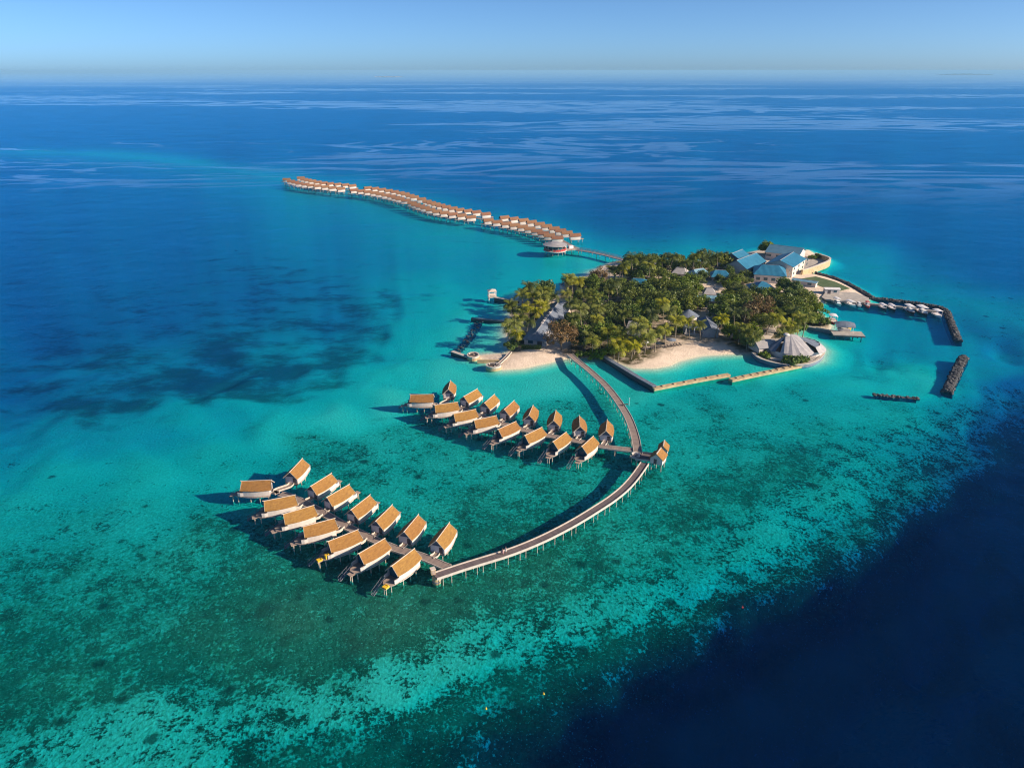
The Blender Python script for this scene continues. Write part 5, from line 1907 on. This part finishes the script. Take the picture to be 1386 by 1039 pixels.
# palms: crown positions
PALMS = [('behind the main beach', [(793, 452, 0), (823, 451, 0), (832, 464, 2), (846, 463, 2), (856, 466, 2), (860, 452, 1), (874, 456, 0), (888, 453.5, 0), (916, 438, 1), (935, 436.5, 0), (950, 439, 0), (971, 431.5, 1), (842, 454, 3), (866, 461, 2), (803, 462, 2), (902, 446, 0), (838, 468, 2)]),
         ('in the western clump', [(706.7, 392, 3), (716.8, 391, 3), (709, 401, 0), (720, 405, 0), (728, 403.5, 1), (716, 414, 0), (707.4, 422, 0), (694.4, 412, 3), (689, 437, 0), (702, 441, 1), (728, 413, 0), (735, 410, 0), (722, 425, 0), (712, 434, 3), (738, 398, 3), (700, 430, 2), (698, 449, 2), (745, 402, 3)]),
         ('on the north west inlet', [(770, 379, 1), (776, 381, 0), (764, 378, 3), (781, 383, 2), (768, 396, 2)]),
         ('on the north shore', [(838, 361, 4), (826, 363, 3), (852, 355, 3), (858, 351, 4), (907, 350, 4), (939, 350.5, 4), (948, 352, 3), (973, 350, 3), (898, 353, 3), (842, 366, 0), (880, 361, 1), (931, 356, 3)]),
         ('in the main wood', [(808, 409, 0), (788, 425, 1), (802, 400, 3), (815, 418, 1), (900, 413, 1), (884, 424, 3), (905, 424, 0), (780, 432, 3), (812, 432, 1), (824, 392, 0), (838, 386, 4), (790, 404, 3), (776, 412, 3), (870, 440, 1), (848, 428, 3)]),
         ('in the east wood', [(1062, 440, 0), (1056, 428, 1), (1068, 446, 2), (1083, 428, 0), (1091, 427, 1), (1048, 420, 3), (1014, 447, 3), (1002, 443, 0), (996, 430, 3), (1040, 432, 0), (1075, 421, 3), (1026, 452, 0), (1058, 450, 2), (1008, 424, 3)])]
for zone, lst in PALMS:
    for px, py, var in lst:
        h = (7.5, 9.0, 6.2, 8.2, 9.6)[var]
        c = at(px, py, 1.2 + h)
        put('p', var, c.x, c.y, rng.uniform(.95, 1.22), zone)
# shrubs along the wood's front edge
for px, py, s, zone in ((812, 481, 1.3, 'at the beach end of the groyne'), (826, 477, 1.0, 'behind the groyne'), (842, 473.5, 1.0, 'left of the sunbeds'), (856, 472, 1.0, 'just left of the sunbeds'), (800, 481, 1.1, 'by the curved jetty'), (786, 480, .9, 'at the root of the curved jetty'),
                        (694, 471, 1.3, 'at the west beach corner'), (704, 458, 1.0, 'west of the long hall'), (698, 464, .9, 'near the west beach corner'), (1084, 444, 1.1, 'by the inlet'), (1073, 447, .9, 'behind the inlet'), (1064, 452, 1.0, 'near the shell roofed house'),
                        (1075, 490, 1.35, 'in front of the shell roofed house'), (1067, 490, 1.2, 'at the shell roofed house, on its left'), (1083, 488, 1.2, 'at the shell roofed house, on its right'), (1037, 482, 1.0, 'left of the shell roofed house'), (1112, 436, 1.2, 'at the tip of the harbour corner'), (1104, 432, 1.2, 'at the harbour corner'), (1117, 438, .8, 'at the very tip of the harbour corner'),
                        (1108, 350, 1.1, 'in the walled yard'), (1114, 350.5, 1.0, 'at the far end of the walled yard'), (1100, 351, .9, 'at the near end of the walled yard'), (862, 352, 1.2, 'at the north shore jetty'), (872, 352.5, 1.0, 'on the north shore'),
                        (1050, 344, 1.0, 'between the sheds'), (1056, 345, 1.1, 'behind the tall shed'), (1068, 367, 1.0, 'under the tall shed'), (1064, 372, .9, 'beside the pale porch')):
    c = at(px, py, 1.2)
    put('s', rng.randrange(2), c.x, c.y, s, zone)

edge = [(815, 479), (826, 476), (838, 473), (850, 471), (861, 465.5), (873, 462), (885, 458.5), (897, 456), (908, 453), (920, 449.5), (930, 448)]
ep = smooth_line([at(p[0], p[1], 1.2) for p in edge], 2.6)
for i, p in enumerate(ep):
    if i % 2:
        put('s', rng.randrange(2), p.x + rng.uniform(-.6, .6), p.y + rng.uniform(.2, 1.6), rng.uniform(.7, 1.05), 'on the main beach edge')
    elif i % 4 == 0:
        put('p', 2, p.x + rng.uniform(-.6, .6), p.y + rng.uniform(3.0, 5.5), rng.uniform(.7, .95), 'on the main beach edge')
ZONES = [('of the main wood', [(776, 474), (790, 478), (812, 478), (834, 473), (860, 469), (884, 464), (905, 459), (925, 453), (938, 446), (932, 440), (950, 432), (946, 414), (940, 396), (928, 386), (900, 379), (870, 374), (835, 377), (806, 384), (790, 394), (778, 404), (776, 430), (772, 452)], 6.3),
         ('of the north wood', [(845, 358), (880, 353), (930, 354), (966, 354), (990, 352), (1000, 366), (1022, 366), (1020, 380), (1000, 396), (975, 384), (940, 378), (900, 372), (868, 370), (845, 370)], 6.3),
         ('of the east wood', [(972, 460), (990, 466), (1014, 472), (1024, 458), (1038, 452), (1040, 436), (1058, 436), (1062, 448), (1086, 441), (1108, 432), (1098, 414), (1090, 406), (1072, 400), (1046, 400), (1020, 398), (1004, 404), (984, 404), (976, 416), (968, 436), (966, 452)], 6.0),
         ('of the west grove', [(692, 466), (706, 462), (716, 440), (736, 418), (742, 404), (722, 402), (704, 410), (696, 424), (692, 440)], 6.6),
         ('beside the long hall', [(752, 452), (768, 460), (775, 440), (776, 415), (762, 420), (756, 436)], 6.5),
         ('between the blue sheds', [(1036, 344), (1050, 342), (1054, 348), (1040, 352)], 6.5)]
for zone, px, dist in ZONES:
    poly = wpoly(px)
    x0, x1 = min(p[0] for p in poly), max(p[0] for p in poly)
    y0, y1 = min(p[1] for p in poly), max(p[1] for p in poly)
    for _ in range(4000):
        x, y = rng.uniform(x0, x1), rng.uniform(y0, y1)
        if inpoly((x, y), poly) and not near_any(x, y, dist) and free(x, y, 2.6) and float(sdist(np.array([[x, y]]))[0]) > 2.5:
            put('b', rng.randrange(5), x, y, rng.choice((.68, .8, .9, 1.0, 1.1, 1.22)) * rng.uniform(.95, 1.05) * (.76 if 'north' in zone else 1), zone)
tp = np.array(placed)
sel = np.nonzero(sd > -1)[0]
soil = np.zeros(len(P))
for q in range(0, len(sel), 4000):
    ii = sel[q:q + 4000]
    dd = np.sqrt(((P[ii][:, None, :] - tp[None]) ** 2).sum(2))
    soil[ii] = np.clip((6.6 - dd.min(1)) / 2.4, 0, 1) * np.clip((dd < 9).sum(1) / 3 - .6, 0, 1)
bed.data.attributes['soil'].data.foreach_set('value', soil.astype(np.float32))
# name every plant: kind, zone, and its rank counted from the left
todo.sort(key=lambda q: (q[0], q[5], math.atan2(q[2], q[3])))
NAMES = {'b': ('broadleaf tree with dense green crown', 'broadleaf tree'), 'p': ('coconut palm with drooping fronds',), 'c': ('brown feathery casuarina tree',), 's': ('low leafy green shrub',)}
cnt = {}
for q in todo:
    cnt[q[0], q[5]] = cnt.get((q[0], q[5]), 0) + 1
seen = {}
print('PLANTS', len(todo), {k: sum(1 for q in todo if q[0] == k) for k in 'bpcs'})
for kind, var, x, y, s, zone in todo:
    i = seen.get((kind, zone), 0)
    seen[kind, zone] = i + 1
    nm = NAMES[kind][0]
    if cnt[kind, zone] == 1:
        lab = f"{nm} {zone}"
    else:
        lab = f"{nm}, {ordw(i)} from the left {zone}"
    if kind == 'p':
        pass
    plant(kind, var, (x, y, ground_z(x, y) - .05), s, rng.uniform(0, 6.28), lab)

# clipped hedge in front of the long hall
c = at(719, 472, 1.2)
rngh = random.Random(5)
m = MB()
for i in range(1500):
    p = Vector((rngh.uniform(-4.2, 4.2), rngh.uniform(-.9, .9), rngh.uniform(0, 1.7)))
    d = rvec(rngh)
    leaf_quad(m, p, d, rvec(rngh), .42, .28)
t = thing('hedge', 'clipped green hedge along the front of the long hall', 'hedge', (c.x, c.y, 1.2), R(-3))
m.build('foliage', M['shrub'], t)
m = MB()
for x in (-3, -1, 1, 3):
    m.tube((x, 0, -.3), (x, 0, 1.2), .08, 5)
m.build('stems', M['trunk'], t)

# ---------------------------------------------------------------- far islands on the horizon
def far_isle(label, px, py, wpx, hh, seed, white=False):
    c = at(px, py, 0)
    Wd = wpx / F * c.length
    rg = random.Random(seed)
    t = thing('distant_island', label, 'island', (c.x, c.y, 0))
    m = MB()
    m.lathe([(0, 1.5), (Wd * .5, 1.2), (Wd * .53, -1)], 32, sy=.35)
    m.build('beach', M['white_wall'], t)
    m = MB()
    n = 40
    for i in range(n):
        x = (i / (n - 1) - .5) * Wd * .96
        e = math.sin(math.pi * (i + .5) / n) ** .4
        r = Wd / n * 1.3
        h = hh * e * rg.uniform(.55, 1)
        m.lathe([(r, 0), (r * 1.05, h * .6), (r * .6, h), (0, h * 1.03)], 8, c=(x, rg.uniform(-.1, .1) * Wd, .5))
    m.build('woodland', M['isle_green'], t)
    if white:
        m = MB()
        for i in range(7):
            m.box(((i / 6 - .5) * Wd * .8 + rg.uniform(-20, 20), -Wd * .2, 6), (Wd * .06, 20, 12))
        m.build('white_buildings', M['white_wall'], t)


far_isle('low wooded island on the horizon at the far right', 1306, 101.5, 58, 34, 1)
far_isle('faint small island on the horizon right of centre', 1137, 98.5, 18, 45, 2)
far_isle('faint flat island on the horizon between the other two', 1230, 98.3, 24, 30, 3)
far_isle('tiny pale islet with white buildings under the left horizon', 526, 104.5, 34, 12, 4, True)

# ---------------------------------------------------------------- sea air
HAZE = 4.8e-5
if HAZE:
    m = MB()
    m.box((0, 45000, 30), (200000, 100000, 190))
    hm = bpy.data.materials.new('haze')
    hm.use_nodes = True
    ht = hm.node_tree
    ht.nodes.clear()
    ho = ht.nodes.new('ShaderNodeOutputMaterial')
    hv = ht.nodes.new('ShaderNodeVolumePrincipled')
    hv.inputs['Color'].default_value = (.34, .68, 1.0, 1)
    hv.inputs['Density'].default_value = HAZE
    hv.inputs['Anisotropy'].default_value = .0
    ht.links.new(hv.outputs[0], ho.inputs['Volume'])
    hz = m.build('haze', hm)
    hz['kind'] = 'stuff'
